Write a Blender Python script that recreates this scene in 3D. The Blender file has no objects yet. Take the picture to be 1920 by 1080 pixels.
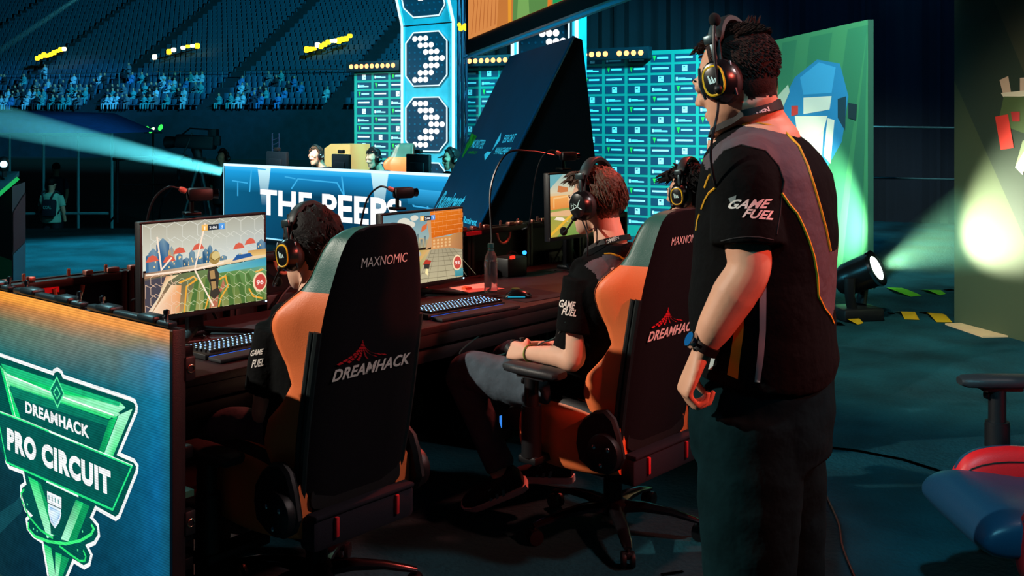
import bpy, bmesh, math, random
from mathutils import Vector as V, Matrix, noise
from mathutils.bvhtree import BVHTree
PI = math.pi
rnd = random.Random(7)
scn = bpy.context.scene
COL = scn.collection

# ---------------------------------------------------------------- camera
EYE, FPX, HZ = 1.57, 1980.0, 225.0
cam_d = bpy.data.cameras.new('camera'); cam_d.sensor_width = 36.0; cam_d.lens = FPX / 1920 * 36.0
cam_d.shift_y = -(540 - HZ) / 1920; cam_d.clip_end = 300
cam = bpy.data.objects.new('camera', cam_d); COL.objects.link(cam)
cam.location = (0, 0, EYE); cam.rotation_euler = (PI / 2, 0, 0)
scn.camera = cam
scn.view_settings.view_transform = 'Standard'; scn.view_settings.look = 'None'
scn.view_settings.exposure = 0.0; scn.view_settings.gamma = 1.0
scn.view_settings.use_curve_mapping = False
def W(px, py, d): return V(((px - 960) / FPX * d, d, EYE - (py - HZ) / FPX * d))
def FL(px, py):
    d = FPX * EYE / (py - HZ); return V(((px - 960) / FPX * d, d, 0))

# ---------------------------------------------------------------- world and lights
def lin(h):
    h = h.lstrip('#'); o = []
    for i in (0, 2, 4):
        c = int(h[i:i + 2], 16) / 255
        o.append(c / 12.92 if c <= .04045 else ((c + .055) / 1.055) ** 2.4)
    return tuple(o)
world = bpy.data.worlds.new('hall_world'); scn.world = world; world.use_nodes = True
bg = world.node_tree.nodes['Background']
bg.inputs[0].default_value = (0.02, 0.30, 0.62, 1); bg.inputs[1].default_value = 0.014
def aim(o, t): o.rotation_euler = (V(t) - o.location).to_track_quat('-Z', 'Y').to_euler()
def spot(name, loc, to, watts, col, ang, blend=.4, rad=.12):
    d = bpy.data.lights.new(name, 'SPOT'); d.energy = watts; d.color = col; d.spot_size = math.radians(ang)
    d.spot_blend = blend; d.shadow_soft_size = rad
    o = bpy.data.objects.new(name, d); COL.objects.link(o); o.location = loc; aim(o, to); return o
spot('stage_wash_light', (-7.3, 2.3, 4.75), (.1, 3.7, .8), 2900, (1, .92, .78), 40, .5, .06)
spot('stage_wash_light', (-4.5, 9.5, 6.0), (.6, 3.4, 1.0), 330, (.45, .95, 1), 40, .5, .15)
spot('red_wash_light', (4.2, .9, 3.7), (.35, 3.0, 1.25), 1000, (1, .12, .08), 27, .5, .1)
spot('red_wash_light', (1.9, 6.6, 4.6), (.0, 4.5, .7), 950, (1, .10, .07), 38, .6, .2)
spot('floor_wash_light', (-1.0, -3.0, 7.0), (3.7, 4.8, 0), 2200, (.2, .8, 1), 30, .6, .15)
spot('floor_wash_light', (-2.0, 15.5, 7.0), (-5.0, 12.4, 0), 9000, (.1, .8, 1), 30, .8, .3)
spot('crowd_light', (-6, 58, 20), (-36, 86, 3.5), 60000, (.12, .55, 1), 20, .8, .4)
spot('crowd_light', (4, 50, 20), (-20, 80, 4.2), 36000, (.12, .55, 1), 13, .9, .4)
spot('stand_light', (12, 30, 30), (-26, 95, 9), 120000, (.05, .85, .9), 55, .9, .6)
spot('wall_wash_light', (3.5, 9.0, 5.5), (1.5, 14.3, 1.4), 5200, (.10, .9, 1), 62, .6, .3)
spot('wall_wash_light', (-4.5, 11.0, 5.5), (-1.8, 16.4, 1.2), 3000, (.10, .9, 1), 50, .7, .3)
spot('ramp_light', (-4.5, 7.5, .9), (-.1, 10.0, .75), 800, (.10, .75, 1), 60, .8, .3)
spot('panel_wash_light', (1.3, 6.0, 5.6), (3.2, 11.2, 1.5), 3800, (.75, 1, .85), 40, .6, .2)
spot('panel_wash_light', (.8, 4.0, 5.0), (3.3, 7.0, .3), 1000, (1, .9, .66), 40, .6, .2)  # warm spot added to brighten the floor and tape by the right panel
spot('drape_fill', (3.0, 9.5, 8.0), (4.5, 17.0, 3.5), 900, (.08, .4, 1), 95, .9, .4)  # added blue light that lifts the drapes, no fixture behind it
spot('tent_fill', (-3, 16, 6), (-9.5, 22, 0), 1000, (.2, .85, 1), 40, .8, .3)  # unseen cyan light added so the tent posts show
spot('fill_light', (3.6, 3.1, 3.9), (-.1, 3.4, .9), 300, (1, .80, .78), 44, .7, .2)
spot('lectern_fill', (-.5, 4.6, 3.0), (-3.0, 6.9, .9), 160, (.3, .85, 1), 40, .8, .2)  # extra light placed only to bring out the lectern
spot('far_desk_fill', (-3.2, 12.0, 3.2), (-2.2, 15.6, 1.1), 1500, (1, .62, .48), 52, .7, .2)  # warm light added for the far players and sandy board, no real lamp

# ---------------------------------------------------------------- mesh helpers
class B:
    def __init__(s): s.bm = bmesh.new()
    def face(s, vs, mi=0):
        try: f = s.bm.faces.new(vs)
        except ValueError: return None
        f.material_index = mi; f.smooth = True; return f
    def poly(s, pts, mi=0): return s.face([s.bm.verts.new(p) for p in pts], mi)
    def box(s, c, size, R=None, mi=0, bev=0.0, seg=2):
        c = V(c); h = V(size) / 2; vs = []
        for x in (-1, 1):
            for y in (-1, 1):
                for z in (-1, 1):
                    p = V((x * h.x, y * h.y, z * h.z))
                    vs.append(s.bm.verts.new((R @ p if R else p) + c))
        fs = [s.face([vs[i] for i in q], mi) for q in ((0, 1, 3, 2), (4, 6, 7, 5), (0, 4, 5, 1), (2, 3, 7, 6), (0, 2, 6, 4), (1, 5, 7, 3))]
        if bev > 0:
            es = list({e for f in fs for e in f.edges})
            r = bmesh.ops.bevel(s.bm, geom=es, offset=min(bev, min(size) * .49), segments=seg, affect='EDGES', profile=.5)
            for f in r['faces']: f.material_index = mi; f.smooth = True
        return s
    def loft(s, rings, mi=0, caps=True, closed=True):
        rs = [[s.bm.verts.new(p) for p in r] for r in rings]; n = len(rs[0])
        for a, b in zip(rs, rs[1:]):
            for i in range(n if closed else n - 1):
                j = (i + 1) % n; s.face((a[i], a[j], b[j], b[i]), mi)
        if caps:
            s.face(list(reversed(rs[0])), mi); s.face(rs[-1], mi)
        return s
    def tube(s, pts, r, n=8, mi=0, caps=True, flat=None, up=None):
        pts = [V(p) for p in pts]; m = len(pts); rr = r if isinstance(r, (list, tuple)) else [r] * m
        rings = []; nrm = None
        for i, p in enumerate(pts):
            t = (pts[min(i + 1, m - 1)] - pts[max(i - 1, 0)]).normalized()
            if nrm is None:
                ref = V(up) if up else (V((0, 0, 1)) if abs(t.z) < .9 else V((1, 0, 0)))
                nrm = (ref - t * ref.dot(t)).normalized()
            else:
                nn = nrm - t * nrm.dot(t)
                if nn.length > 1e-6: nrm = nn.normalized()
            bn = t.cross(nrm); k = flat or 1.0
            rings.append([p + (bn * math.cos(2 * PI * q / n) + nrm * (math.sin(2 * PI * q / n) * k)) * rr[i] for q in range(n)])
        return s.loft(rings, mi, caps)
    def cap(s, p0, p1, r0, r1=None, n=12, mi=0):
        p0, p1 = V(p0), V(p1); r1 = r0 if r1 is None else r1; t = (p1 - p0).normalized()
        P = []; R = []
        for a in (80, 60, 40, 20): P.append(p0 - t * r0 * math.sin(math.radians(a))); R.append(r0 * math.cos(math.radians(a)))
        P.append(p0); R.append(r0); P.append(p1); R.append(r1)
        for a in (20, 40, 60, 80): P.append(p1 + t * r1 * math.sin(math.radians(a))); R.append(r1 * math.cos(math.radians(a)))
        return s.tube(P, R, n, mi)
    def ell(s, c, r, R=None, mi=0, n=20, m=12):
        c = V(c); rings = []
        for j in range(1, m):
            th = PI * j / m
            rings.append([c + (R @ q if R else q) for q in [V((r[0] * math.sin(th) * math.cos(2 * PI * i / n), r[1] * math.sin(th) * math.sin(2 * PI * i / n), -r[2] * math.cos(th))) for i in range(n)]])
        return s.loft(rings, mi)
    def lathe(s, prof, o, ax=(0, 0, 1), n=20, mi=0, caps=True):
        o = V(o); ax = V(ax).normalized(); u = ax.orthogonal().normalized(); v = ax.cross(u)
        return s.loft([[o + ax * h + (u * math.cos(2 * PI * i / n) + v * math.sin(2 * PI * i / n)) * max(r, 1e-4) for i in range(n)] for r, h in prof], mi, caps)
    def prism(s, pts, d, mi=0):
        d = V(d); return s.loft([[V(p) for p in pts], [V(p) + d for p in pts]], mi)
    def build(s, name, mats, parent=None, sharp=38, fix=True):
        if fix: bmesh.ops.recalc_face_normals(s.bm, faces=s.bm.faces)
        me = bpy.data.meshes.new(name); s.bm.to_mesh(me); s.bm.free()
        return link(name, me, mats, parent, sharp)
def link(name, me, mats, parent=None, sharp=38):
    for m in (mats if isinstance(mats, (list, tuple)) else [mats]): me.materials.append(m)
    if sharp: me.set_sharp_from_angle(angle=math.radians(sharp))
    o = bpy.data.objects.new(name, me); COL.objects.link(o)
    if parent: attach(o, parent)
    return o
def attach(o, parent):
    o.parent = parent
    o.matrix_parent_inverse = parent.matrix_basis.inverted() if parent.parent is None else Matrix.Identity(4)
def tag(o, label=None, cat=None, group=None, kind=None):
    if label: o['label'] = label
    if cat: o['category'] = cat
    if group: o['group'] = group
    if kind: o['kind'] = kind
    return o
def thing(name, label, cat, loc=(0, 0, 0), rz=0, group=None):
    o = bpy.data.objects.new(name, None); o.empty_display_size = .1; COL.objects.link(o)
    o.location = loc; o.rotation_euler = (0, 0, rz); return tag(o, label, cat, group)
def kids(o): return [c for c in COL.objects if c.parent == o]
def copy_tree(o, loc, rz, label, group=None):
    r = o.copy(); COL.objects.link(r); r.location = loc; r.rotation_euler = (0, 0, rz); r['label'] = label
    if group: r['group'] = group
    for ch in kids(o):
        c = ch.copy(); COL.objects.link(c); c.parent = r
        for g in kids(ch):
            d = g.copy(); COL.objects.link(d); d.parent = c
    return r
def fuse(b, voxel, smooth=4, fac=.5, dec=None):
    """one continuous surface out of overlapping closed lumps"""
    bmesh.ops.recalc_face_normals(b.bm, faces=b.bm.faces)
    me = bpy.data.meshes.new('tmp'); b.bm.to_mesh(me); b.bm.free()
    o = bpy.data.objects.new('tmp', me); COL.objects.link(o)
    m = o.modifiers.new('r', 'REMESH'); m.mode = 'VOXEL'; m.voxel_size = voxel; m.use_smooth_shade = True
    if smooth: q = o.modifiers.new('s', 'SMOOTH'); q.iterations = smooth; q.factor = fac
    dg = bpy.context.evaluated_depsgraph_get(); dg.update()
    out = bpy.data.meshes.new_from_object(o.evaluated_get(dg))
    bpy.data.objects.remove(o); bpy.data.meshes.remove(me)
    for p in out.polygons: p.use_smooth = True
    return out
def bvh(me): return BVHTree.FromPolygons([v.co.copy() for v in me.vertices], [tuple(p.vertices) for p in me.polygons])

# ---------------------------------------------------------------- materials
MATS = {}
def M(name, hexc, rough=.6, metal=0, bump=None, var=0.0, vscale=8.0, spec=.5, coat=0, sheen=0, alpha=1, trans=0, ior=1.45):
    if name in MATS: return MATS[name]
    m = bpy.data.materials.new(name); m.use_nodes = True; nt = m.node_tree; p = nt.nodes['Principled BSDF']
    c = lin(hexc); p.inputs['Base Color'].default_value = (*c, 1); p.inputs['Roughness'].default_value = rough
    p.inputs['Metallic'].default_value = metal; p.inputs['Specular IOR Level'].default_value = spec
    p.inputs['Coat Weight'].default_value = coat; p.inputs['Sheen Weight'].default_value = sheen
    p.inputs['Transmission Weight'].default_value = trans; p.inputs['IOR'].default_value = ior
    tc = nt.nodes.new('ShaderNodeTexCoord')
    if var:
        n = nt.nodes.new('ShaderNodeTexNoise'); n.inputs['Scale'].default_value = vscale; n.inputs['Detail'].default_value = 4
        nt.links.new(tc.outputs['Object'], n.inputs['Vector'])
        r = nt.nodes.new('ShaderNodeMapRange'); r.inputs['From Min'].default_value = .3; r.inputs['From Max'].default_value = .7
        r.inputs['To Min'].default_value = 1 - var; r.inputs['To Max'].default_value = 1 + var
        nt.links.new(n.outputs['Fac'], r.inputs['Value'])
        x = nt.nodes.new('ShaderNodeVectorMath'); x.operation = 'SCALE'; x.inputs[0].default_value = c
        nt.links.new(r.outputs[0], x.inputs['Scale']); nt.links.new(x.outputs[0], p.inputs['Base Color'])
    if bump:
        n = nt.nodes.new('ShaderNodeTexNoise'); n.inputs['Scale'].default_value = bump[0]; n.inputs['Detail'].default_value = 3
        nt.links.new(tc.outputs['Object'], n.inputs['Vector'])
        b = nt.nodes.new('ShaderNodeBump'); b.inputs['Strength'].default_value = bump[1]; b.inputs['Distance'].default_value = bump[2] if len(bump) > 2 else .01
        nt.links.new(n.outputs['Fac'], b.inputs['Height']); nt.links.new(b.outputs[0], p.inputs['Normal'])
    MATS[name] = m; return m
def E(name, hexc, st=1.0):
    if name in MATS: return MATS[name]
    m = bpy.data.materials.new(name); m.use_nodes = True; nt = m.node_tree; nt.nodes.clear()
    o = nt.nodes.new('ShaderNodeOutputMaterial'); e = nt.nodes.new('ShaderNodeEmission')
    e.inputs[0].default_value = (*lin(hexc), 1); e.inputs[1].default_value = st; nt.links.new(e.outputs[0], o.inputs[0])
    MATS[name] = m; return m
def attr_emit(name, st=1.0, pix=None):
    """a lit display that shows the picture stored on its mesh; pix = LED pitch in metres"""
    m = bpy.data.materials.new(name); m.use_nodes = True; nt = m.node_tree; nt.nodes.clear()
    o = nt.nodes.new('ShaderNodeOutputMaterial'); e = nt.nodes.new('ShaderNodeEmission'); a = nt.nodes.new('ShaderNodeAttribute')
    a.attribute_name = 'Col'; e.inputs[1].default_value = st
    nt.links.new(a.outputs['Color'], e.inputs[0]); nt.links.new(e.outputs[0], o.inputs[0]); MATS[name] = m; return m
def attr_print(name, rough=.7):
    m = M(name, '#808080', rough); nt = m.node_tree; a = nt.nodes.new('ShaderNodeAttribute'); a.attribute_name = 'Col'
    nt.links.new(a.outputs['Color'], nt.nodes['Principled BSDF'].inputs['Base Color']); return m
class Pic:
    """a flat printed or displayed picture: layered coloured polygons on a plane (o + u*x + v*y)"""
    def __init__(s, o, u, v, n, step=.0004): s.o, s.u, s.v, s.n = V(o), V(u), V(v), V(n).normalized(); s.b = bmesh.new(); s.L = s.b.loops.layers.float_color.new('Col'); s.k = 0; s.step = step
    def add(s, pts, col, up=True):
        if up: s.k += 1
        cols = col if isinstance(col, list) else [col] * len(pts)
        vs = [s.b.verts.new(s.o + s.u * x + s.v * y + s.n * (s.step * s.k)) for x, y in pts]
        f = s.b.faces.new(vs)
        for l, c in zip(f.loops, cols): l[s.L] = (*(lin(c) if isinstance(c, str) else c), 1)
        return s
    def rect(s, x0, y0, x1, y1, c0, c1=None): return s.add([(x0, y0), (x1, y0), (x1, y1), (x0, y1)], [c0, c0, c1 or c0, c1 or c0])
    def line(s, pts, w, col, closed=False, asp=1.0):
        s.k += 1; n = len(pts); q = []
        for i in range(n):
            a = V((*pts[i - 1 if (i or closed) else 0], 0)); b = V((*pts[i], 0)); c = V((*pts[(i + 1) % n if (closed or i < n - 1) else i], 0))
            d1 = (b - a); d2 = (c - b); d1.y *= asp; d2.y *= asp
            if d1.length < 1e-9: d1 = d2
            if d2.length < 1e-9: d2 = d1
            d1.normalize(); d2.normalize(); m = (d1 + d2)
            m = m.normalized() if m.length > 1e-6 else d1
            nn = V((-m.y, m.x, 0)); k = w / 2 / max(.35, nn.dot(V((-d1.y, d1.x, 0))))
            q.append(((b.x + nn.x * k, b.y + nn.y * k / asp), (b.x - nn.x * k, b.y - nn.y * k / asp)))
        for i in range(n if closed else n - 1):
            j = (i + 1) % n; s.add([q[i][0], q[j][0], q[j][1], q[i][1]], col, False)
        return s
    def disc(s, x, y, rx, ry, col, n=20): return s.add([(x + rx * math.cos(2 * PI * i / n), y + ry * math.sin(2 * PI * i / n)) for i in range(n)], col)
    def text(s, t, x, y, w, h, col, shear=0, bold=0.0, mid=True):
        me = text_mesh(t, bold=bold, shear=shear); s.k += 1
        xs = [v.co.x for v in me.vertices]; ys = [v.co.y for v in me.vertices]; x0, x1, y0, y1 = min(xs), max(xs), min(ys), max(ys)
        P = [(x + (v.co.x - x0) / (x1 - x0) * w, y + (v.co.y - y0) / (y1 - y0) * h) for v in me.vertices]
        for f in me.polygons: s.add([P[i] for i in f.vertices], col, False)
        bpy.data.meshes.remove(me); return s
    def build(s, name, mat, parent=None):
        for f in s.b.faces:
            f.normal_update()
            if f.normal.dot(s.n) < 0: f.normal_flip()
        me = bpy.data.meshes.new(name); s.b.to_mesh(me); s.b.free(); return link(name, me, mat, parent, None)
def text_mesh(t, bold=0.0, shear=0.0, res=3):
    cu = bpy.data.curves.new('t', 'FONT'); cu.body = t; cu.size = 1; cu.offset = bold; cu.shear = shear; cu.resolution_u = res; cu.fill_mode = 'BOTH'; cu.space_character = 1.0 + max(0, bold - .02) * 3.2
    o = bpy.data.objects.new('t', cu); COL.objects.link(o); dg = bpy.context.evaluated_depsgraph_get(); dg.update()
    me = bpy.data.meshes.new_from_object(o.evaluated_get(dg)); bpy.data.objects.remove(o); bpy.data.curves.remove(cu); return me
def text_flat(b, t, o, u, v, w, h, mi=0, shear=0, bold=0.0, n=None):
    """lettering w x h metres, lower left corner at o, added to builder b"""
    me = text_mesh(t, bold, shear); xs = [q.co.x for q in me.vertices]; ys = [q.co.y for q in me.vertices]
    x0, x1, y0, y1 = min(xs), max(xs), min(ys), max(ys); o, u, v = V(o), V(u), V(v)
    vs = [b.bm.verts.new(o + u * ((q.co.x - x0) / (x1 - x0) * w) + v * ((q.co.y - y0) / (y1 - y0) * h)) for q in me.vertices]
    for f in me.polygons:
        g = b.face([vs[i] for i in f.vertices], mi)
        if g: g.normal_update()
        if g and n and g.normal.dot(V(n)) < 0: g.normal_flip()
    bpy.data.meshes.remove(me)
def shoot(tree, px, py, lift=.0015):
    d = (W(px, py, 1) - cam.location).normalized(); h = tree.ray_cast(cam.location, d, 60)
    if not h[0]: return None
    return h[0] + (h[1] if h[1].dot(d) < 0 else -h[1]) * lift
def proj_text(name, t, pts, tree, mat, parent, shear=0, bold=0.02, lift=.0018, sub=2):
    """lettering laid onto a curved surface; pts = photo positions of its lower left, lower right, upper left corner"""
    me = text_mesh(t, bold, shear); bm = bmesh.new(); bm.from_mesh(me); bpy.data.meshes.remove(me)
    bmesh.ops.triangulate(bm, faces=bm.faces)
    for _ in range(sub): bmesh.ops.subdivide_edges(bm, edges=[e for e in bm.edges if e.calc_length() > .12], cuts=1); bmesh.ops.triangulate(bm, faces=bm.faces)
    xs = [q.co.x for q in bm.verts]; ys = [q.co.y for q in bm.verts]; x0, x1, y0, y1 = min(xs), max(xs), min(ys), max(ys)
    o, a, c = [V((*p, 0)) for p in pts]; bad = []
    for q in bm.verts:
        p = o + (a - o) * ((q.co.x - x0) / (x1 - x0)) + (c - o) * ((q.co.y - y0) / (y1 - y0))
        h = shoot(tree, p.x, p.y, lift)
        if h is None: bad.append(q)
        else: q.co = h
    bmesh.ops.delete(bm, geom=bad, context='VERTS')
    me = bpy.data.meshes.new(name); bm.to_mesh(me); bm.free(); return link(name, me, mat, parent, None)
def proj_line(name, pix, tree, r, mat, parent, n=6, dense=6):
    pts = []
    for a, b in zip(pix, pix[1:]):
        for k in range(dense):
            h = shoot(tree, a[0] + (b[0] - a[0]) * k / dense, a[1] + (b[1] - a[1]) * k / dense, r * .3)
            if h: pts.append(h)
    h = shoot(tree, *pix[-1], r * .3)
    if h: pts.append(h)
    b = B(); b.tube(pts, r, n); return b.build(name, mat, parent)
def proj_strip(b, left, right, tree, mi=0, k=14, w=4, lift=.0016):
    """a printed stripe between two photo polylines (same number of points), on the surface"""
    def at(pl, t):
        f = t * (len(pl) - 1); i = min(int(f), len(pl) - 2); f -= i
        return pl[i][0] + (pl[i + 1][0] - pl[i][0]) * f, pl[i][1] + (pl[i + 1][1] - pl[i][1]) * f
    rows = []
    for j in range(k + 1):
        a, c = at(left, j / k), at(right, j / k); row = []
        for i in range(w + 1):
            h = shoot(tree, a[0] + (c[0] - a[0]) * i / w, a[1] + (c[1] - a[1]) * i / w, lift); row.append(b.bm.verts.new(h) if h else None)
        rows.append(row)
    for r0, r1 in zip(rows, rows[1:]):
        for i in range(w):
            q = (r0[i], r0[i + 1], r1[i + 1], r1[i])
            if all(q): b.face(q, mi)
def arc(c, r, a0, a1, n, u=(1, 0, 0), v=(0, 0, 1)):
    return [V(c) + V(u) * (r * math.cos(a0 + (a1 - a0) * i / n)) + V(v) * (r * math.sin(a0 + (a1 - a0) * i / n)) for i in range(n + 1)]
def smooth_path(pts, k=6):
    pts = [V(p) for p in pts]; P = [pts[0] * 2 - pts[1]] + pts + [pts[-1] * 2 - pts[-2]]; out = []
    for i in range(1, len(P) - 2):
        for j in range(k):
            t = j / k; a, b, c, d = P[i - 1], P[i], P[i + 1], P[i + 2]
            out.append(.5 * (2 * b + (c - a) * t + (2 * a - 5 * b + 4 * c - d) * t * t + (3 * b - a - 3 * c + d) * t ** 3))
    out.append(pts[-1]); return out
def rz(a): return Matrix.Rotation(a, 3, 'Z')

black_plastic = M('black_plastic', '#101114', .45, bump=(300, .08))
dark_metal = M('dark_metal', '#15171a', .4, .8)
chrome = M('chrome', '#b9bcc0', .18, 1)
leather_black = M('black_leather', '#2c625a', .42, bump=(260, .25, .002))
leather_orange = M('orange_leather', '#f27a44', .48, bump=(260, .25, .002))
fabric_black = M('black_fabric', '#0f0c11', .95, bump=(420, .4, .002), var=.12, vscale=60, spec=.2)
white_ink = M('white_print', '#e6ddd6', .6)
red_ink = M('red_print', '#d0202a', .5)

# ---------------------------------------------------------------- the desk's own axes
D0 = V((-1.058, 3.367, 0)); U = V((.6456, .7636, 0)); N = V((.7636, -.6456, 0)); UP = V((0, 0, 1))
def D(a, s, z=0): return D0 + U * a + N * s + UP * z          # a along the desk, s towards the seats
DESK_RZ = math.atan2(U.y, U.x); Rd = rz(DESK_RZ)               # local x = along desk, local -y = towards the seats
# ---------------------------------------------------------------- the hall
carpet = M('stage_carpet', '#0b3a44', .95, bump=(40, .5, .02), var=.5, vscale=1.9, spec=.15)
b = B(); b.prism([(-16, -3, -.06), (9, -3, -.06), (9, 17.6, -.06), (-5.4, 17.6, -.06), (-5.4, 15.3, -.06), (-16, 15.3, -.06)], (0, 0, .06))
tag(b.build('floor', carpet), kind='structure')
b = B(); b.box((-20, 60, -1.45), (110, 100, .1)); tag(b.build('ground', M('arena_floor', '#0a1a24', .9, var=.3, vscale=.6)), kind='structure')
curtain = M('black_drape', '#0a1420', .95, bump=(3, .3, .05), var=.2, vscale=1.2)
def drape(name, p0, p1, z1, z0=0, amp=.06, n=240):
    b = B(); p0, p1 = V((*p0, 0)), V((*p1, 0)); d = (p1 - p0); nn = V((-d.y, d.x, 0)).normalized(); r0 = []; r1 = []
    for i in range(n + 1):
        p = p0 + d * (i / n) + nn * (amp * math.sin(i * 1.35) * (.7 + .3 * math.sin(i * .31)))
        r0.append(b.bm.verts.new(p + UP * z0)); r1.append(b.bm.verts.new(p + UP * z1))
    for i in range(n): b.face((r0[i], r0[i + 1], r1[i + 1], r1[i]))
    return tag(b.build(name, curtain), kind='structure')
drape('wall_back', (-1.5, 19.5), (10, 14.5), 9.0)
drape('wall_right', (9.2, 14.8), (9.2, -2), 9.0)
b = B()
for k, z in enumerate((1.05, 1.62)):
    b.tube([(3.6, 11.9, z - .12), (6.6, 11.4, z - .16)], .012, 8)
for x in (3.75, 5.0, 6.3): b.tube([(x, 11.85 - (x - 3.6) * .166, 0), (x, 11.85 - (x - 3.6) * .166, 1.5)], .018, 8)
tag(b.build('guard_rail', M('pipe_steel', '#20414c', .5, .6)), 'dim steel pipe rail in front of the dark drape between the two green panels', 'rail')
b = B(); b.box((-20, 55, 36), (120, 130, .2)); tag(b.build('ceiling', M('hall_ceiling', '#05080d', .95)), kind='structure')

# stands: a stepped bank far behind, facing the stage
SD = V((.955, -.297, 0)); SN = V((.297, .955, 0)); S0 = V((-67, 94.6, 0))      # along the rows, up the bank
def S(a, k, z=0): return S0 + SD * a + SN * (k * .8) + UP * (1.9 + k * .46 + z)
NROW, LEN = 40, 78
b = B()
pts = [S0 + UP * -1.4]
prof = [(0, -1.4), (0, 1.9)]
for k in range(NROW): prof += [(k * .8 + .0, 1.9 + k * .46), (k * .8 + .8, 1.9 + k * .46)]
prof += [(NROW * .8, -1.4)]
b.prism([S0 + SN * d + UP * z for d, z in prof], SD * LEN)
tag(b.build('ground_terrace', M('terrace_concrete', '#0c2a3c', .9, var=.2, vscale=1.5)), kind='structure')
seat_m = M('seat_shell', '#1c5274', .6)
def seat_mesh():
    b = B(); b.box((0, .18, .40), (.42, .40, .05), bev=.02, seg=1); b.box((0, .40, .66), (.42, .05, .46), Matrix.Rotation(-.2, 3, 'X'), bev=.02, seg=1)
    b.box((0, .25, .19), (.08, .08, .38)); bmesh.ops.recalc_face_normals(b.bm, faces=b.bm.faces)
    me = bpy.data.meshes.new('stadium_seat'); b.bm.to_mesh(me); b.bm.free(); me.materials.append(seat_m); return me
sm = seat_mesh(); srz = math.atan2(SN.y, SN.x) - PI / 2
aisles = (12, 24, 34, 45, 56, 68)
spots = [(a * .52 + .3, k) for k in range(1, NROW) for a in range(148) if all(abs(a * .52 + .3 - q) > .65 for q in aisles)]
def seen(p): x = 960 + p.x / p.y * FPX; y = HZ - (p.z - EYE) / p.y * FPX; return -20 < x < 760 and -30 < y < 300
spots = [q for q in spots if seen(S(*q, .5))]
for a, k in spots[:300]:
    o = bpy.data.objects.new('stadium_seat', sm); COL.objects.link(o); o.location = S(a, k); o.rotation_euler = (0, 0, srz)
    tag(o, 'dim blue plastic stadium seat in the lowest lit rows of the far stand', 'seat', 'stadium seats in the lower rows of the stand')
bm = bmesh.new(); tmp = bmesh.new(); tmp.from_mesh(sm)
src = [v.co.copy() for v in tmp.verts]; fcs = [[v.index for v in f.verts] for f in tmp.faces]; Rs = rz(srz)
for a, k in spots[300:]:
    p = S(a, k); vs = [bm.verts.new(Rs @ c + p) for c in src]
    for f in fcs: bm.faces.new([vs[i] for i in f])
me = bpy.data.meshes.new('seats'); bm.to_mesh(me); bm.free(); tmp.free()
tag(link('distant_seats', me, seat_m, None, None), 'dark rows of empty seats rising up the far stand', 'seats', kind='stuff')
# spectators: a few body shapes, copied
tones = [M('spectator_clothes_pale', '#8fb8d8', .8), M('spectator_clothes_dark', '#0d1a2a', .8), M('spectator_clothes_blue', '#2a6fb0', .8), M('spectator_clothes_teal', '#2f8fa0', .8), M('spectator_clothes_grey', '#4a6478', .8), M('spectator_clothes_navy', '#152c48', .8)]
skin_far = M('distant_skin', '#b08a74', .7)
sp_me = []
for i in range(12):
    r = random.Random(i); b = B(); lean = r.uniform(-.12, .1); q = r.uniform(-.06, .06); st = 0 if i < 10 else .42
    hd = V((q, .16 + lean, 1.2 + st)); b.ell(hd, (.085, .1, .125), mi=1, n=10, m=7)
    b.tube([(0, .2, .42 + st), (0, .2 + lean * .3, .7 + st), (q * .6, .2 + lean * .8, .98 + st), (q, .18 + lean, 1.1 + st)], [.17, .19, .2, .06], 10, 0)
    for sx in (-1, 1):
        b.tube([(sx * .19, .18 + lean * .7, 1.0 + st), (sx * .22, .1 + lean * .5, .76 + st), (sx * r.uniform(.05, .2), -.12 + lean, r.uniform(.62, .95) + st)], [.065, .055, .04], 8, 0)
        if st: b.tube([(sx * .1, .2, .9), (sx * .1, .2, .45), (sx * .1, .2, .03)], [.1, .075, .06], 8, 0)
        else: b.tube([(sx * .1, .2, .48), (sx * .13, -.2, .5), (sx * .12, -.22, .06)], [.1, .085, .06], 8, 0)
    me = fuse(b, .035, 2); sp_me.append(me)
    me.materials.append(tones[i % 6]); me.materials.append(skin_far)
    for p in me.polygons:
        if sum(me.vertices[v].co.z for v in p.vertices) / len(p.vertices) > 1.09 + st: p.material_index = 1
people_at = []
for k in range(1, 6):
    for a in range(148):
        x = a * .52 + .3; dens = .70 if x < 43 else .26 if x < 54 else .08
        if any(abs(x - q) < .65 for q in aisles): continue
        if rnd.random() < dens * (1.0 if k < 4 else .5) and seen(S(x, k, .9)): people_at.append((x, k))
for x, k in people_at:
    i = rnd.randrange(10)
    o = bpy.data.objects.new('person', sp_me[i]); COL.objects.link(o); o.location = S(x, k); o.rotation_euler = (0, 0, srz + rnd.uniform(-.4, .4)); o.scale = (1, 1, rnd.uniform(.92, 1.06))
    tag(o, 'blue-lit spectator sitting in the lowest rows of the far stand', 'person', 'seated spectators in the far stand')
for i, (px, lab) in enumerate(((84, 'pale spectator standing above the seated crowd, left of the aisle'), (240, 'spectator in pale top standing above the crowd by the aisle rail'))):
    o = bpy.data.objects.new('person', sp_me[10 + i].copy()); o.data.materials[0] = tones[i * 4]
    COL.objects.link(o); k = 6.2; a = 0
    for t in range(760):
        if 960 + S(t * .1, k).x / S(t * .1, k).y * FPX > px: a = t * .1; break
    o.location = S(a, 6, 0); o.rotation_euler = (0, 0, srz); tag(o, lab, 'person')
b = B(); b.tube([S(10, 5.9, .95), S(66, 5.9, .95)], .03, 8)
for a in range(10, 67, 2): b.tube([S(a, 5.9, -.46), S(a, 5.9, .95)], .02, 6)
tag(b.build('aisle_rail', M('rail_steel', '#3a6f80', .4, .7)), 'long thin steel rail above the crowd in the far stand', 'rail')
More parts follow.
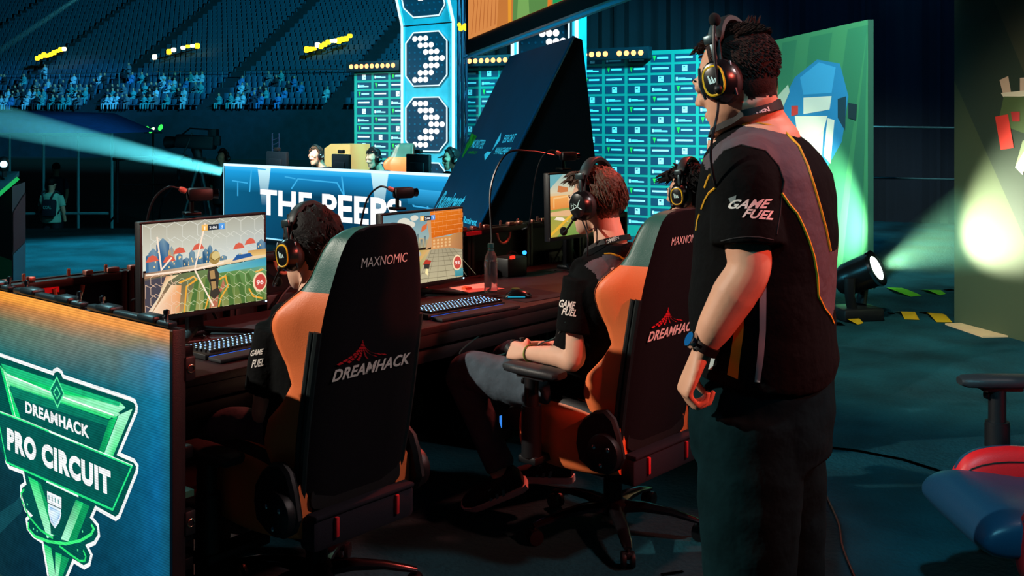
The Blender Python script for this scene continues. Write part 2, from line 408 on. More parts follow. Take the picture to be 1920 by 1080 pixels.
# lit exit stairs in the stand: rows of small yellow lamps
yel = E('yellow_lamp', '#ffd21e', 3.2); wht = E('white_lamp', '#fff3c0', 3.0)
def lamp_row(pxa, pya, pxb, pyb, n, d, lab, gap=()):
    p0, p1 = W(pxa, pya, d), W(pxb, pyb, d); t = thing('stair_light', lab, 'lights', p0); b = B(); b.tube([p0 - UP * .3, p1 - UP * .3], .05, 6); b.build('rail', dark_metal, t)
    for i in range(n):
        if i in gap: continue
        p = p0 + (p1 - p0) * (i / (n - 1)); b = B(); b.box(p + UP * rnd.uniform(-.12, .12), (.42, .2, rnd.uniform(.26, .5)), bev=.1); b.build('lamp', yel if rnd.random() < .75 else wht, t)
lamp_row(70, 109, 120, 92, 9, 92, 'leftmost cluster of yellow stair lights in the dark far stand')
lamp_row(290, 105, 370, 85, 10, 90, 'broken middle row of yellow stair lights in the far stand', (1, 2, 5))
lamp_row(575, 93, 656, 69, 13, 86, 'long row of yellow stair lights in the stand nearest the sponsor wall')
t = thing('signal_light', 'three small green lights with a white one in the dark below the crowd', 'lights', W(285, 243, 30)); gr = E('green_lamp', '#2fe04a', 2.0)
for px, py, m, r in ((275, 242, gr, .055), (283, 245, gr, .05), (287, 242, wht, .035), (301, 239, gr, .06)):
    b = B(); p = W(px, py, 30); b.ell(p, (r * 1.0, .05, r * 1.6), Matrix.Rotation(.5, 3, 'Y'), n=10, m=8); b.build('lamp', m, t)
b = B(); p = W(287, 249, 30.05); b.box(p, (.5, .05, .03)); b.tube([p, V((p.x, p.y, -1.4))], .03, 6); b.build('stand_pole', dark_metal, t)

# white canopy tent frame at the far left, on the arena floor
DT = 22.0; t = thing('canopy_tent', 'blue roofed canopy tent with thin pale posts at the far edge of the stage', 'tent', W(60, 480, DT)); steel = M('pale_post', '#4f8f9a', .5, .3)
roof = B(); a0, a1 = W(-60, 250, DT), W(206, 250, DT); r0, r1 = W(-60, 214, DT), W(150, 220, DT + 1)
roof.loft([[a0, a0 + V((0, 3, 0)), r0 + V((0, 3, .1)), r0], [a1, a1 + V((0, 3, 0)), r1 + V((0, 2, .1)), r1]]); roof.build('roof', M('blue_canvas', '#1b5fb4', .8, var=.15), t)
for px in (18, 82, 147, 210):
    b = B(); p = W(px, 250, DT); b.tube([V((p.x, p.y, -1.4)), p], .028, 8); b.build('post', steel, t)
b = B(); b.tube([W(-60, 251, DT), W(210, 253, DT)], .03, 8); b.tube([W(-60, 401, DT), W(203, 400, DT)], .03, 8); b.build('rail', steel, t)
t = thing('barrier_gate', 'black square pipe gate standing between the tent and the camera tripod', 'gate', W(280, 440, 18)); pipe = M('black_pipe', '#0a2530', .5, .4)
for px, y0 in ((220, 418), (335, 338)):
    b = B(); p = W(px, 297, 18.2); b.tube([V((p.x, p.y, W(px, y0, 18.2).z)), p], .03, 8); b.build('post', pipe, t)
b = B(); b.tube([W(212, 298, 18.2), W(352, 294, 18.2)], .032, 8); b.tube([W(220, 347, 18.2), W(335, 346, 18.2)], .015, 8); b.build('crossbar', pipe, t)
b = B(); b.tube([W(335, 336, 18.2), W(305, 372, 18.2), W(298, 412, 18.2)], .02, 8); b.tube([W(222, 398, 18.2), W(203, 419, 18.2)], .02, 8); b.build('brace', pipe, t)

# sponsor wall
SW0, SW1 = V((-2.54, 17.0, 0)), V((2.74, 13.6, 0)); SWu = (SW1 - SW0).normalized(); SWn = V((SWu.y, -SWu.x, 0)); SWl = (SW1 - SW0).length
b = B(); b.prism([SW0, SW1, SW1 - SWn * .12, SW0 - SWn * .12], UP * 2.5)
wall_o = tag(b.build('sponsor_wall', M('teal_board', '#0d8f86', .7, var=.08, vscale=2)), 'long teal media wall printed with a grid of small sponsor plates', 'wall', kind='thing')
plates = B(); ncol = int(SWl / .345); nrow = 17
for c in range(ncol):
    for r in range(nrow):
        x0 = .06 + c * .345; z0 = 2.34 - r * .137; o = SW0 + SWu * x0 + UP * z0 + SWn * .002; o2 = o + SWn * .001; w, h = .30, .105
        plates.poly([o, o + SWu * w, o + SWu * w + UP * h, o + UP * h], 0)
        q = (c + r) % 4 if (c // 7) % 2 == 0 else (c + r + 1) % 4
        def bar(x, z, ww, hh, mi): p = o2 + SWu * x + UP * z; plates.poly([p, p + SWu * ww, p + SWu * ww + UP * hh, p + UP * hh], mi)
        if q == 0: bar(.02, .045, .24, .024, 1)
        elif q == 1: bar(.11, .012, .075, .08, 1); bar(.125, .06, .03, .02, 0); bar(.15, .035, .03, .012, 0)
        elif q == 2: bar(.02, .025, .03, .045, 1); bar(.055, .03, .19, .02, 2); bar(.055, .052, .10, .01, 2)
        else:
            p = o2 + SWu * .03; plates.poly([p + UP * .09, p + SWu * .025 + UP * .015, p + SWu * .05 + UP * .09], 3); bar(.095, .045, .16, .026, 2)
plates.build('sponsor_plates', [M('plate_navy', '#0a3c58', .6), M('plate_white', '#d8f2ff', .6), M('plate_pale', '#9fe4f2', .6), M('plate_green', '#27c04a', .6)], wall_o, None, False)

# lamp bars above the wall
bulb = E('warm_bulb', '#ff9a5a', 4.0); bulb2 = E('white_bulb', '#fff0d8', 6.0)
def lamp_bar(p0, p1, n, lab, skip=(), first=None):
    p0, p1 = V(p0), V(p1); t = thing('lamp_bar', lab, 'light', p0, 0, 'lamp bars on top of the sponsor wall'); u = (p1 - p0).normalized(); nn = V((u.y, -u.x, 0)).normalized()
    L = (p1 - p0).length; R = Matrix((u, -nn, UP)).transposed()
    b = B(); b.box((p0 + p1) / 2, (L + .12, .12, .16), R, bev=.01); b.build('housing', M('lamp_housing', '#0d2a38', .5, .4), t)
    for i in range(n):
        if i in skip: continue
        c = p0 + u * (L * (i + .5) / n) + nn * .06; r = min(.052, L / n * .36)
        b = B(); b.ell(c, (r, r * .5, r), R, n=14, m=8); b.build('bulb', bulb2 if i == first else bulb, t)
def on_wall(px, z, off=.07):
    k = (px - 960) / FPX; s = (k * SW0.y - SW0.x) / (SWu.x - k * SWu.y); return SW0 + SWu * s + UP * z + SWn * off
lamp_bar(on_wall(664, 2.42), on_wall(752, 2.42), 9, 'row of small orange lamps on the left end of the sponsor wall')
lamp_bar(on_wall(852, 2.44), on_wall(962, 2.44), 10, 'row of small orange lamps between the two arrow pylons')
lamp_bar(on_wall(1086, 2.47), on_wall(1216, 2.47), 10, 'row of bright round lamps just right of the ramp peak', (5,), 0)

# green car panels and the right hand panel
art = attr_print('printed_panel_art', .75)
def panel(name, lab, p0, p1, z):
    p0, p1 = V(p0), V(p1); u = (p1 - p0); n = V((u.y, -u.x, 0)).normalized()
    b = B(); b.prism([p0, p1, p1 - n * .05, p0 - n * .05], UP * z); o = tag(b.build(name, M('panel_board', '#16463c', .75)), lab, 'panel')
    return o, Pic(p0 + n * .003, u, UP * z, n)
G0, G1 = V((2.95, 13.55, 0)), V((3.3, 9.78, 0))
o, pc = panel('display_panel', 'tall green printed panel with a blue and white toy-like car', G0, G1, 2.5)
pc.rect(0, 0, 1, 1, '#2f7a52', '#3f8f66')
for x, w, c in ((-.1, .22, '#6aa870'), (.18, .12, '#4f9a68'), (.40, .16, '#3a845a'), (.66, .12, '#246a50'), (.84, .12, '#1d5c4a')):
    pc.add([(max(0, x), .02), (min(1, max(0, x) + w), .02), (min(1, x + w + .22), .98), (min(1, max(0, x + .22)), .98)], [c, c, '#2f8060', '#2f8060'])
cx = lambda x, y: (.30 + x * .68, .46 + y * .42)
def car(pc, f, P, col): pc.add([f(*q) for q in P], col)
car(pc, cx, [(.10, .52), (.30, .85), (.55, 1.0), (.78, .93), (.86, .62), (.80, .2), (.66, -.05), (.55, -.08), (.32, .14)], '#2488c8')
car(pc, cx, [(.36, .84), (.57, .97), (.74, .9), (.70, .66), (.40, .66)], '#3fa8e8')
car(pc, cx, [(.40, .63), (.70, .63), (.68, .50), (.40, .46)], '#e8eee8')
car(pc, cx, [(.76, .60), (.84, .62), (.83, .3), (.76, .42)], '#0e3a50')
car(pc, cx, [(.30, .44), (.66, .44), (.62, .30), (.44, .14), (.34, .2)], '#f2f4ec')
car(pc, cx, [(.44, .16), (.62, .30), (.60, -.02), (.50, .04)], '#dfe8e0')
car(pc, cx, [(.66, .42), (.73, .40), (.69, -.02), (.62, .05)], '#f2f4ec')
car(pc, cx, [(-.1, .50), (.22, .78), (.24, .70), (.1, .42)], '#c8d8c8')
car(pc, cx, [(.26, .55), (.34, .55), (.34, .46), (.26, .44)], '#d83a34')
car(pc, cx, [(.86, .56), (.94, .54), (.93, .40), (.86, .42)], '#0c2c38')
pc.build('car_print', art, o)
R0, R1 = V((3.43, 8.18, 0)), V((4.55, 4.36, 0))
o, pc = panel('display_panel', 'tall olive printed panel at the right edge with an orange buggy', R0, R1, 2.5)
pc.rect(0, 0, 1, 1, '#343f2e', '#464a38')
pc.add([(0, 1), (.10, 1), (.34, .3), (.34, 0), (.2, 0), (0, .55)], '#2b3a2e'); pc.add([(0, .75), (.22, .2), (.22, 0), (0, 0)], '#3f4c34')
bx = lambda x, y: (.100 + x * .36, .41 + y * .345)
for P, c in (([(.06, .97), (.12, 1.0), (.14, .86), (.09, .82)], '#d8b8a0'), ([(.2, .98), (.34, .98), (.34, .86), (.2, .86)], '#d0b4a0'), ([(.07, .86), (.5, .90), (.5, .84), (.09, .82)], '#e6dcc4'),
             ([(.09, .83), (.32, .82), (.28, .5), (.05, .6)], '#4c6038'), ([(.26, .78), (.36, .80), (.42, .50), (.32, .46)], '#8a988c'), ([(.45, .88), (.9, .9), (.9, .4), (.58, .5)], '#e89a34'),
             ([(.03, .66), (.12, .68), (.16, .40), (.07, .38)], '#e03a30'), ([(.14, .70), (.20, .70), (.20, .62), (.15, .62)], '#b02a2a'), ([(.22, .46), (.46, .58), (.8, .5), (.8, .2), (.5, .34), (.3, .2), (.17, .24)], '#8a9a78'),
             ([(.25, .42), (.46, .55), (.47, .50), (.27, .38), (.22, .18), (.17, .24)], '#e8ead8'), ([(.34, .34), (.40, .36), (.62, .06), (.55, .0)], '#a8b8a8')): pc.add([bx(*q) for q in P], c)
pc.disc(*bx(.48, .38), .036, .036, '#e8f4e8'); pc.disc(*bx(.38, .06), .04, .038, '#f4f6ea'); pc.disc(*bx(.62, .04), .024, .034, '#d8a868')
pc.build('buggy_print', art, o)
# ---------------------------------------------------------------- arrow pylons
pyl_m = M('pylon_acrylic', '#2f90a8', .35, var=.1)
glow_c = E('cyan_tube', '#7fe6ff', 2.6); glow_w = E('white_tube', '#d8f6ff', 1.25); glow_b = E('cyan_edge_glow', '#2fc4f4', 1.5)
dot_on = E('arrow_lamp', '#ffffff', 1.3); dot_off = M('arrow_lamp_off', '#0c4a66', .4); octo = M('octagon_board', '#05293f', .5)
def face_glow(b, P, zl): pass
def pylon(lab, px0, px1, d0, d1, ztop, zbend, z0=0, rows=(0,)):
    a, c = W(px0, 0, d0), W(px1, 0, d1); a.z = c.z = 0; u = (c - a).normalized(); n = V((u.y, -u.x, 0)); w = (c - a).length
    t = thing('arrow_pylon', lab, 'pylon', a, 0, None); R = Matrix((u, -n, UP)).transposed(); dp = .22
    b = B(); b.prism([a, c, c - n * dp, a - n * dp], UP * zbend)
    k = -u * .11 * w + n * .10; hgt = ztop - zbend
    q = [a + UP * zbend, c + UP * zbend, c - n * dp + UP * zbend, a - n * dp + UP * zbend]
    b.loft([q, [p + k * 3 + UP * hgt for p in q]]); b.build('column_body', pyl_m, t)
    b = B()
    for e in (a, c): b.tube([e + n * .01 + UP * z0, e + n * .01 + UP * zbend, e + n * .01 + k * 3 + UP * ztop], .022, 8)
    b.build('edge_tube', glow_w, t)
    b = B()
    for e, sx in ((a, 1), (c, -1)):
        for (p, q2) in ((e + UP * z0, e + UP * zbend), (e + UP * zbend, e + k * 3 + UP * ztop)):
            off = n * .006; b.poly([p + off + u * sx * .015, q2 + off + u * sx * .015, q2 + off + u * sx * .06, p + off + u * sx * .06])
    b.build('edge_glow_band', glow_b, t)  # emissive strips imitate the tube glow spilling over the body edges
    b = B(); b.tube([a + n * .004 + UP * zbend, c + n * .004 + UP * zbend], .008, 6); b.build('joint_seam', dark_metal, t)
    def sign(o, uu, vv, ww, hh, nn, lit=True):
        oc = [(.19, 0), (.81, 0), (1, .19), (1, .81), (.81, 1), (.19, 1), (0, .81), (0, .19)]
        P = [o + uu * (x * ww) + vv * (y * hh) + nn * .012 for x, y in oc]
        b = B(); b.prism(P, nn * .02); sg = b.build('arrow_sign', octo, t)
        b = B(); Q = [p + nn * .024 for p in P]; b.tube(Q + [Q[0], Q[1]], .016, 6, caps=False) if False else b.tube(Q + [Q[0], Q[1]], .011, 6, caps=False); b.build('outline_tube', glow_w, sg)
        on, off = B(), B(); pat = {0: (1, 2, 3), 1: (2, 3, 4), 2: (3, 4, 5), 3: (4, 5, 6), 4: (3, 4, 5), 5: (2, 3, 4), 6: (1, 2, 3)}
        for r in range(7):
            for c_ in range(7):
                if (r in (0, 6) and c_ in (0, 6)): continue
                p = o + uu * (ww * (.09 + c_ * .133)) + vv * (hh * (.115 + r * .128)) + nn * .034
                lit_ = lit and c_ in pat[r]; rr = .063 if lit_ else .022
                (on if lit_ else off).poly([p + uu * (rr * ww * math.cos(i * PI / 8)) + vv * (rr * .84 * hh * math.sin(i * PI / 8)) for i in range(16)])
        if lit: on.build('lamp_dot_pattern', dot_on, sg, None)
        off.build('unlit_dot_pattern', dot_off, sg, None)
    sw = w * .80; sh = (px1 - px0) / FPX * (d0 + d1) / 2 * 1.05
    for r in rows: sign(a + u * (w * .1) + UP * r, u, UP, sw, sh, n)
    kv = (k * 3 + UP * hgt).normalized(); kn = u.cross(kv); kn = kn if kn.dot(n) > 0 else -kn
    o = a + UP * (zbend + .12); sign(o + kv * .0 + u * (w * .1), u, kv, sw, sh, kn, False)
    b = B(); p = o + u * (w * .42) + kv * (sh * .30) + kn * .045; b.poly([p, p + u * .1, p + u * .1 + kv * .05, p + kv * .05]); b.build('lamp_dots', dot_on, t, None)
    return t
def zz(py, d): return EYE - (py - HZ) / FPX * d
pylon('left tall cyan edged pylon with two lit white arrow signs', 755, 851, 16.0, 15.3, 5.2, zz(46, 15.7), 0, (zz(161, 15.7), zz(283, 15.7), zz(405, 15.7)))
pylon('right cyan edged pylon with an arrow sign, behind the dark ramp', 962, 1082, 12.6, 12.1, 4.6, zz(22, 12.3), 0, (zz(142, 12.3), zz(240, 12.3)))
# hanging screen in front of the pylons
t = thing('hanging_screen', 'big hanging display with orange and green picture, cut by the top of the frame', 'screen', W(960, -60, 11.5))
a, c, e = W(878, 74, 12.2), W(1066, -4, 9.9), W(880, -260, 12.2)
u = c - a; v = V((0, 0, 2.0)); n = V((u.y, -u.x, 0)).normalized(); n = n if n.y < 0 else -n
u0 = u * 1.5
b = B(); q = [a - u * .04 - UP * .16, a + u0 * 1.02 - UP * .16, a + u0 * 1.02 + v * 1.1, a - u * .04 + v * 1.1]; b.prism([p - n * .012 for p in q], -n * .2); b.build('screen_frame', black_plastic, t)
pc = Pic(a, u0, v, n); pc.rect(0, 0, 1, 1, '#c87a3a', '#a05a30')
for P, cc in (([(0, 0), (.22, 0), (.26, .5), (0, .4)], '#d88a4a'), ([(.0, .36), (.28, .44), (.3, 1), (0, 1)], '#6a3a24'), ([(.3, 0), (.32, 0), (.33, 1), (.29, 1)], '#e89a30'), ([(.33, 0), (.55, 0), (.58, .7), (.36, .7)], '#5a8a4a'),
              ([(.36, 0), (.44, 0), (.40, .6)], '#78a85a'), ([(.55, 0), (.57, 0), (.62, .9), (.58, .9)], '#e07a28'), ([(.58, 0), (1, 0), (1, 1), (.6, 1)], '#1f9a5a'), ([(.66, .3), (1, .3), (1, .55), (.66, .5)], '#e8fff0'), ([(.02, .34), (.07, .36), (.07, .46), (.02, .44)], '#f0e8e0')): pc.add(P, cc)
for i in range(7): pc.line([(.03 + i * .03, .02), (.05 + i * .028, .18), (.03 + i * .03, .34)], .006, '#b86a34')
pc.build('screen_picture', attr_emit('screen_glow', 1.0), t)
b = B(); b.tube([a + u * .0 - UP * .22 + n * .05, a + u0 - UP * .22 + n * .05], .018, 8); b.build('light_bar', M('bar_cyan', '#2a9ac0', .4), t)
b = B()
for x in (.1, .9): b.tube([a + u0 * x + v, a + u0 * x + UP * 9], .02, 6)
b.build('hanging_cable', dark_metal, t)
t = thing('lighting_truss', 'slim dark vertical truss beside the left arrow pylon', 'truss', W(868, 300, 14)); b = B()
ps = [W(860, 100, 14.2), W(874, 100, 14.4), W(867, 100, 14.0)]
for p in ps: b.tube([V((p.x, p.y, 0)), V((p.x, p.y, 8))], .022, 8)
b.build('chord', M('truss_steel', '#2a3550', .35, .7), t); b = B()
for z in range(16):
    for i in range(3): p, q = ps[i], ps[(i + 1) % 3]; b.tube([V((p.x, p.y, z * .5)), V((q.x, q.y, z * .5 + .5))], .01, 6)
b.build('lattice', M('truss_steel', '#2a3550'), t)
b = B()
for i in range(7): p = W(863 + rnd.uniform(-2, 10), 53 + rnd.uniform(-7, 6), 13.9); b.ell(p, (.025, .02, .03), n=8, m=6)
b.build('yellow_lamps', yel, t)

# ---------------------------------------------------------------- ramp between the two team desks
RZ1, RZ0 = 9.0, 11.0
def rr(px, py, d): return W(px, py, d)
A1 = rr(1080, 70, RZ1); B1 = rr(905, 422, RZ1 - .12); k1 = (0 - A1.z) / (B1.z - A1.z); G1_ = A1 + (B1 - A1) * k1
A0 = rr(958, 107, RZ0); B0 = rr(815, 392, RZ0 - .12); G0_ = A0 + (B0 - A0) * ((0 - A0.z) / (B0.z - A0.z))
H1 = rr(1145, 570, RZ1 + .05); H1.z = 0; H0 = A0 + (H1 - A1); H0.z = 0
T1 = A1 + V((.055, .01, -.02)); T0 = A0 + V((.055, .01, -.02))
t = thing('sponsor_ramp', 'tall black wedge shaped ramp leaning between the two team desks with sponsor logos', 'ramp', (G1_ + H1) / 2)
b = B(); b.loft([[A1, T1, H1, G1_], [A0, T0, H0, G0_]])
b.build('ramp_body', M('ramp_black', '#0a0d14', .6, var=.1), t)
nn = (A0 - A1).cross(G1_ - A1).normalized(); nn = nn if nn.y < 0 or nn.x < 0 else -nn
if nn.z < 0: nn = -nn
b = B(); q = [A1 + nn * .004, A0 + nn * .004, G0_ + nn * .004, G1_ + nn * .004]; b.prism(q, nn * .012); b.build('slope_panel', M('ramp_navy', '#0b3850', .55, var=.12, vscale=3), t)
b = B(); b.tube([A1 + nn * .02, G1_ + nn * .02], .014, 8); b.build('edge_trim', M('ramp_edge', '#2f6c96', .35, .6), t)
def on_ramp(px, py):
    d = (W(px, py, 1) - cam.location); return cam.location + d * ((A1 + nn * .019 - cam.location).dot(nn) / d.dot(nn))
ink = M('ramp_print_cyan', '#9ff2ff', .6); grn = M('ramp_print_green', '#3f9a1e', .6)
def rtext(s, ll, lr, ul, m, shear=0, bold=.02):
    o = on_ramp(*ll); u = on_ramp(*lr) - o; v = on_ramp(*ul) - o; b = B(); text_flat(b, s, o, u.normalized(), v.normalized(), u.length, v.length, 0, shear, bold, nn); b.build('sponsor_lettering', m, t, None)
rtext('ESPORT', (941, 268), (962, 266), (948, 253), ink, 0); rtext('MANAGEMENT', (925, 289), (952, 290), (932, 276), ink, 0)
rtext('MONSTER', (882, 277), (904, 279), (890, 261), ink); rtext('ENERGY', (877, 288), (893, 289), (880, 283), grn)
rtext('Ramirent', (815, 392), (858, 398), (834, 358), ink, .2, .03); rtext('Ramirent', (868, 417), (893, 424), (870, 405), ink, .2, .03)
def rpoly(P, m, nm): b = B(); b.poly([on_ramp(*p) for p in P]); b.build(nm, m, t, None)
rpoly([(940, 248), (938, 262), (924, 281), (909, 301), (908, 290), (914, 284), (921, 285), (932, 262)], ink, 'sponsor_emblem')
for P in ([(884, 250), (893, 254), (866, 298)], [(888, 252), (894, 256), (880, 280)], [(876, 268), (884, 262), (864, 300)]): rpoly(P, grn, 'sponsor_emblem')

# ---------------------------------------------------------------- opposite team desk with its lit front
PD0, PD1 = W(422, 306, 14.6), W(870, 325, 11.6); 
PD0.z = PD1.z = 0; pu = (PD1 - PD0); pn = V((pu.y, -pu.x, 0)).normalized(); PH = zz(306, 14.6); PL = pu.length; pun = pu.normalized()
t = thing('team_desk', 'far team desk behind a blue lit display front with big white lettering', 'desk', PD0)
b = B(); b.prism([PD0, PD1, PD1 - pn * .1, PD0 - pn * .1], UP * (PH - .01)); b.build('display_casing', black_plastic, t)
b = B(); b.prism([PD0 - pn * .1 + UP * .70, PD1 - pn * .1 + UP * .70, PD1 - pn * .95 + UP * .70, PD0 - pn * .95 + UP * .70], UP * .04); b.build('desk_top', M('desk_dark', '#1a1618', .6), t)
for x in (.03, .5, .97):
    b = B(); b.box(PD0 + pu * x - pn * .8 + UP * .35, (.06, .06, .70)); b.build('leg', dark_metal, t)
pc = Pic(PD0 + pn * .004, pu, UP * PH, pn, .0012)
pc.add([(0, 0), (.5, 0), (1, 0), (1, .62), (.5, .62), (0, .62)], ['#0b4f74', '#072f48', '#093e5c', '#0b5276', '#07344e', '#0c5a80'])
pc.add([(0, .62), (.5, .62), (1, .62), (1, .9), (.5, .9), (0, .9)], ['#0c5a80', '#07344e', '#0b5276', '#1d9ad8', '#1a86c4', '#1d9ad8'])
pc.add([(0, .9), (1, .9), (1, 1), (0, 1)], ['#1d9ad8', '#1d9ad8', '#48c4f8', '#48c4f8'])
for x, w in ((.2, .032), (.70, .034)): pc.add([(x - w * .35, .45), (x + w * .35, .45), (x + w, .97), (x - w, .97)], ['#0b4f74', '#0b4f74', '#c8f4ff', '#c8f4ff'])
for P in ([(.04, .76), (.12, .74)], [(.07, .55), (.07, .74)], [(.13, .62), (.14, .95), (.21, .94)], [(.33, .70), (.36, .84), (.53, .82), (.56, .66)], [(.56, .66), (.55, .9)], [(.30, .86), (.35, .84)], [(.80, .80), (.83, .60), (.92, .58)], [(.80, .80), (.95, .78)], [(.88, .55), (.88, .72)]): pc.line(P, .006, '#3aa8dc', asp=.35)
pc.add([(.81, .62), (.93, .60), (.95, .78), (.80, .80)], ['#0c5a80', '#0c5a80', '#2fa0d8', '#2fa0d8'])
pc.rect(0, .965, 1, 1, '#e8fbff', '#d8f8ff'); pc.rect(0, 0, 1, .02, '#c8f4ff', '#5fc8f0'); pc.rect(0, 0, .003, 1, '#9fe8ff', '#9fe8ff')
def pf(px, py):      # photo point on that front -> fractions
    d = (W(px, py, 1) - cam.location); h = cam.location + d * ((PD0 - cam.location).dot(pn) / d.dot(pn)); return (h - PD0).dot(pun) / PL, h.z / PH
x0, y0 = pf(491, 402); x1, y1 = pf(492, 354); x2, y2 = pf(757, 423)
pc.text('THE PEEPS', x0, y0, x2 - x0, y1 - y0, '#ffffff', bold=.03)
pc.build('display_picture', attr_emit('peeps_glow', 1.15), t)
def PDp(px, back, z):
    k = (px - 960) / FPX; q = PD0 - pn * back; s = (k * q.y - q.x) / (pun.x - k * pun.y); p = q + pun * s; p.z = z; return p
prz = math.atan2(pn.y, pn.x) + PI / 2          # local -y of things on that desk faces the stage
Rp = rz(prz)
def monitor_back(px, py_top, wpx, lab, tilt=0.0):
    p = PDp(px, .45, .74); t = thing('monitor', lab, 'monitor', p, 0, 'monitors on the far team desk'); top = zz(py_top, p.y); w = wpx / FPX * p.y; R = Rp @ rz(tilt)
    b = B(); b.box((p.x, p.y, top - .18), (w, .05, .36), R, bev=.012); b.box(V((p.x, p.y, top - .2)) + R @ V((0, -.03, 0)), (w * .6, .03, .2), R, bev=.01); b.build('casing', M('monitor_dark', '#0d1720', .5), t)
    b = B(); b.box(V((p.x, p.y, (top - .3 + .74) / 2)), (.07, .04, top - .3 - .74 + .02), R); b.box((p.x, p.y, .75), (.28, .2, .02), R, bev=.006); b.build('stand', dark_metal, t)
    b = B(); b.box(V((p.x, p.y, top + .03)), (.1, .05, .05), R, bev=.01); b.build('camera', black_plastic, t)
monitor_back(520, 284, 62, 'far monitor nearest the left end of the blue lit desk')
monitor_back(640, 289, 50, 'far monitor between the two visible opposing players')
monitor_back(785, 289, 62, 'far monitor right of the opposing player in front of the green chair')
b = B(); p = PDp(517, 1.15, .0)
for dx in (-.05, .05): b.tube([p + V((dx, 0, 0)), p + V((dx, 0, zz(250, p.y)))], .012, 6)
for k in range(19): b.tube([p + V((-.05, 0, k * .07)), p + V((.05, 0, k * .07 + .05))], .007, 5)
tag(b.build('mini_truss', M('truss_steel', '#2a3550')), 'short thin truss mast standing behind the left far monitor', 'truss')
sand = B(); p = PDp(632, 2.2, 0); R = Rp; w = .62
sand.prism([p - R @ V((-w / 2, 0, 0)) + UP * zz(270, p.y), p - R @ V((w / 2 - .16, 0, 0)) + UP * zz(270, p.y), p - R @ V((w / 2, 0, 0)) + UP * (zz(273, p.y) - .05), p - R @ V((w / 2, 0, 0)), p + R @ V((w / 2, 0, 0))], R @ V((0, .4, 0)))
tag(sand.build('pale_board', M('sand_board', '#e0b06c', .7)), 'pale sandy board lit warm, behind the opposing players', 'board')

# ---------------------------------------------------------------- broadcast camera on a tripod, podium
TD = 17.2; t = thing('broadcast_camera', 'dark broadcast camera on a tall tripod left of the far team desk', 'camera', W(370, 408, TD)); cb = M('camera_body', '#0e2530', .5, .2)
c = W(368, 266, TD); b = B(); b.box(c, (.62, .28, .22), Matrix.Rotation(.06, 3, 'Y'), bev=.03); b.box(c + V((.28, 0, .14)), (.14, .2, .14), bev=.02); b.build('body', cb, t)
b = B(); b.lathe([(.08, 0), (.1, .12), (.1, .2), (.07, .22)], c - V((.30, 0, 0)), (-1, 0, -.05), 14); b.build('lens', cb, t)
b = B(); b.box(c + V((.36, -.05, .02)), (.10, .12, .16), bev=.02); b.build('viewfinder', cb, t)
b = B(); b.tube([c + V((-.28, 0, .08)), c + V((-.1, 0, .22)), c + V((.2, 0, .2))], .015, 6); b.build('carry_handle', cb, t)
b = B(); hd = W(373, 300, TD); b.box(hd, (.2, .18, .08), bev=.02); b.tube([c - UP * .1, hd], [.09, .06], 10); b.build('tripod_head', cb, t)
for px, py, dy in ((352, 332, -.25), (372, 404, .4), (403, 402, -.2)):
    b = B(); e = W(px, py, TD) + V((0, dy, 0)); e.z = 0; e.x = W(px, 405, TD).x; b.tube([hd - UP * .03, e], [.035, .022], 8); b.build('leg', cb, t)
b = B(); b.tube([W(360, 250, TD - .1), W(347, 282, TD - .2), W(340, 300, TD - .2)], .012, 6); b.build('pan_handle', cb, t)
PDm = 6.6; t = thing('lectern', 'black lectern with red and pale stripes at the left edge of the frame', 'lectern', W(-10, 600, PDm) * 1)
t.location.z = 0
def pod(px, py, dd=0): return W(px, py, PDm + dd)
b = B(); f = [pod(-70, 520), pod(23, 520), pod(23, 350), pod(-70, 350)]
for p in f[:2]: p.z = 0
b.prism(f, V((-.15, .5, 0))); b.build('body', M('lectern_black', '#0a0e10', .5), t)
sd = lambda x, y: (f[1] + V((-.15, .5, 0)) * x) * 1 + UP * y
hS = f[2].z
def side(P, m, nm): b = B(); b.poly([sd(x, y * hS) + V((.004, .001, 0)) for x, y in P]); b.build(nm, m, t, None)
side([(.02, .64), (.98, .66), (.98, .94), (.02, .86)], M('lectern_red', '#6a1a26', .6), 'red_stripe'); side([(.02, 0), (.98, 0), (.98, .65), (.02, .63)], M('lectern_pale', '#3f8fae', .5), 'pale_panel')
def front(P, m, nm): b = B(); b.poly([f[0] + (f[1] - f[0]) * x + UP * (y * hS) + V((0, -.003, 0)) for x, y in P]); b.build(nm, m, t, None)
front([(0, 0), (1, 0), (1, .60), (.8, .62), (0, .68)], M('lectern_green', '#0c4a30', .5), 'green_stripe')
b = B(); q = [pod(-80, 368, -.1), pod(2, 368, -.1), pod(36, 330, .1), pod(-60, 330, .3)]; b.loft([q, [p + UP * .03 for p in q]]); b.build('slanted_top', M('lectern_top', '#2a6a78', .4), t)
b = B(); b.tube([pod(-20, 380, -.15), pod(34, 334, -.05)], .012, 8); b.build('green_edge_lamp', E('green_strip', '#1fae5a', 1.0), t)
b = B(); b.tube([pod(8, 332), pod(8, 312)], .015, 8); b.ell(pod(7, 308), (.035, .035, .05)); b.build('reading_lamp', M('lamp_black', '#16262c', .4), t)
b = B(); b.ell(pod(7, 308, -.05), (.022, .02, .022), n=10, m=6); b.build('lamp_bulb', E('cool_bulb', '#a8ecff', 4), t)

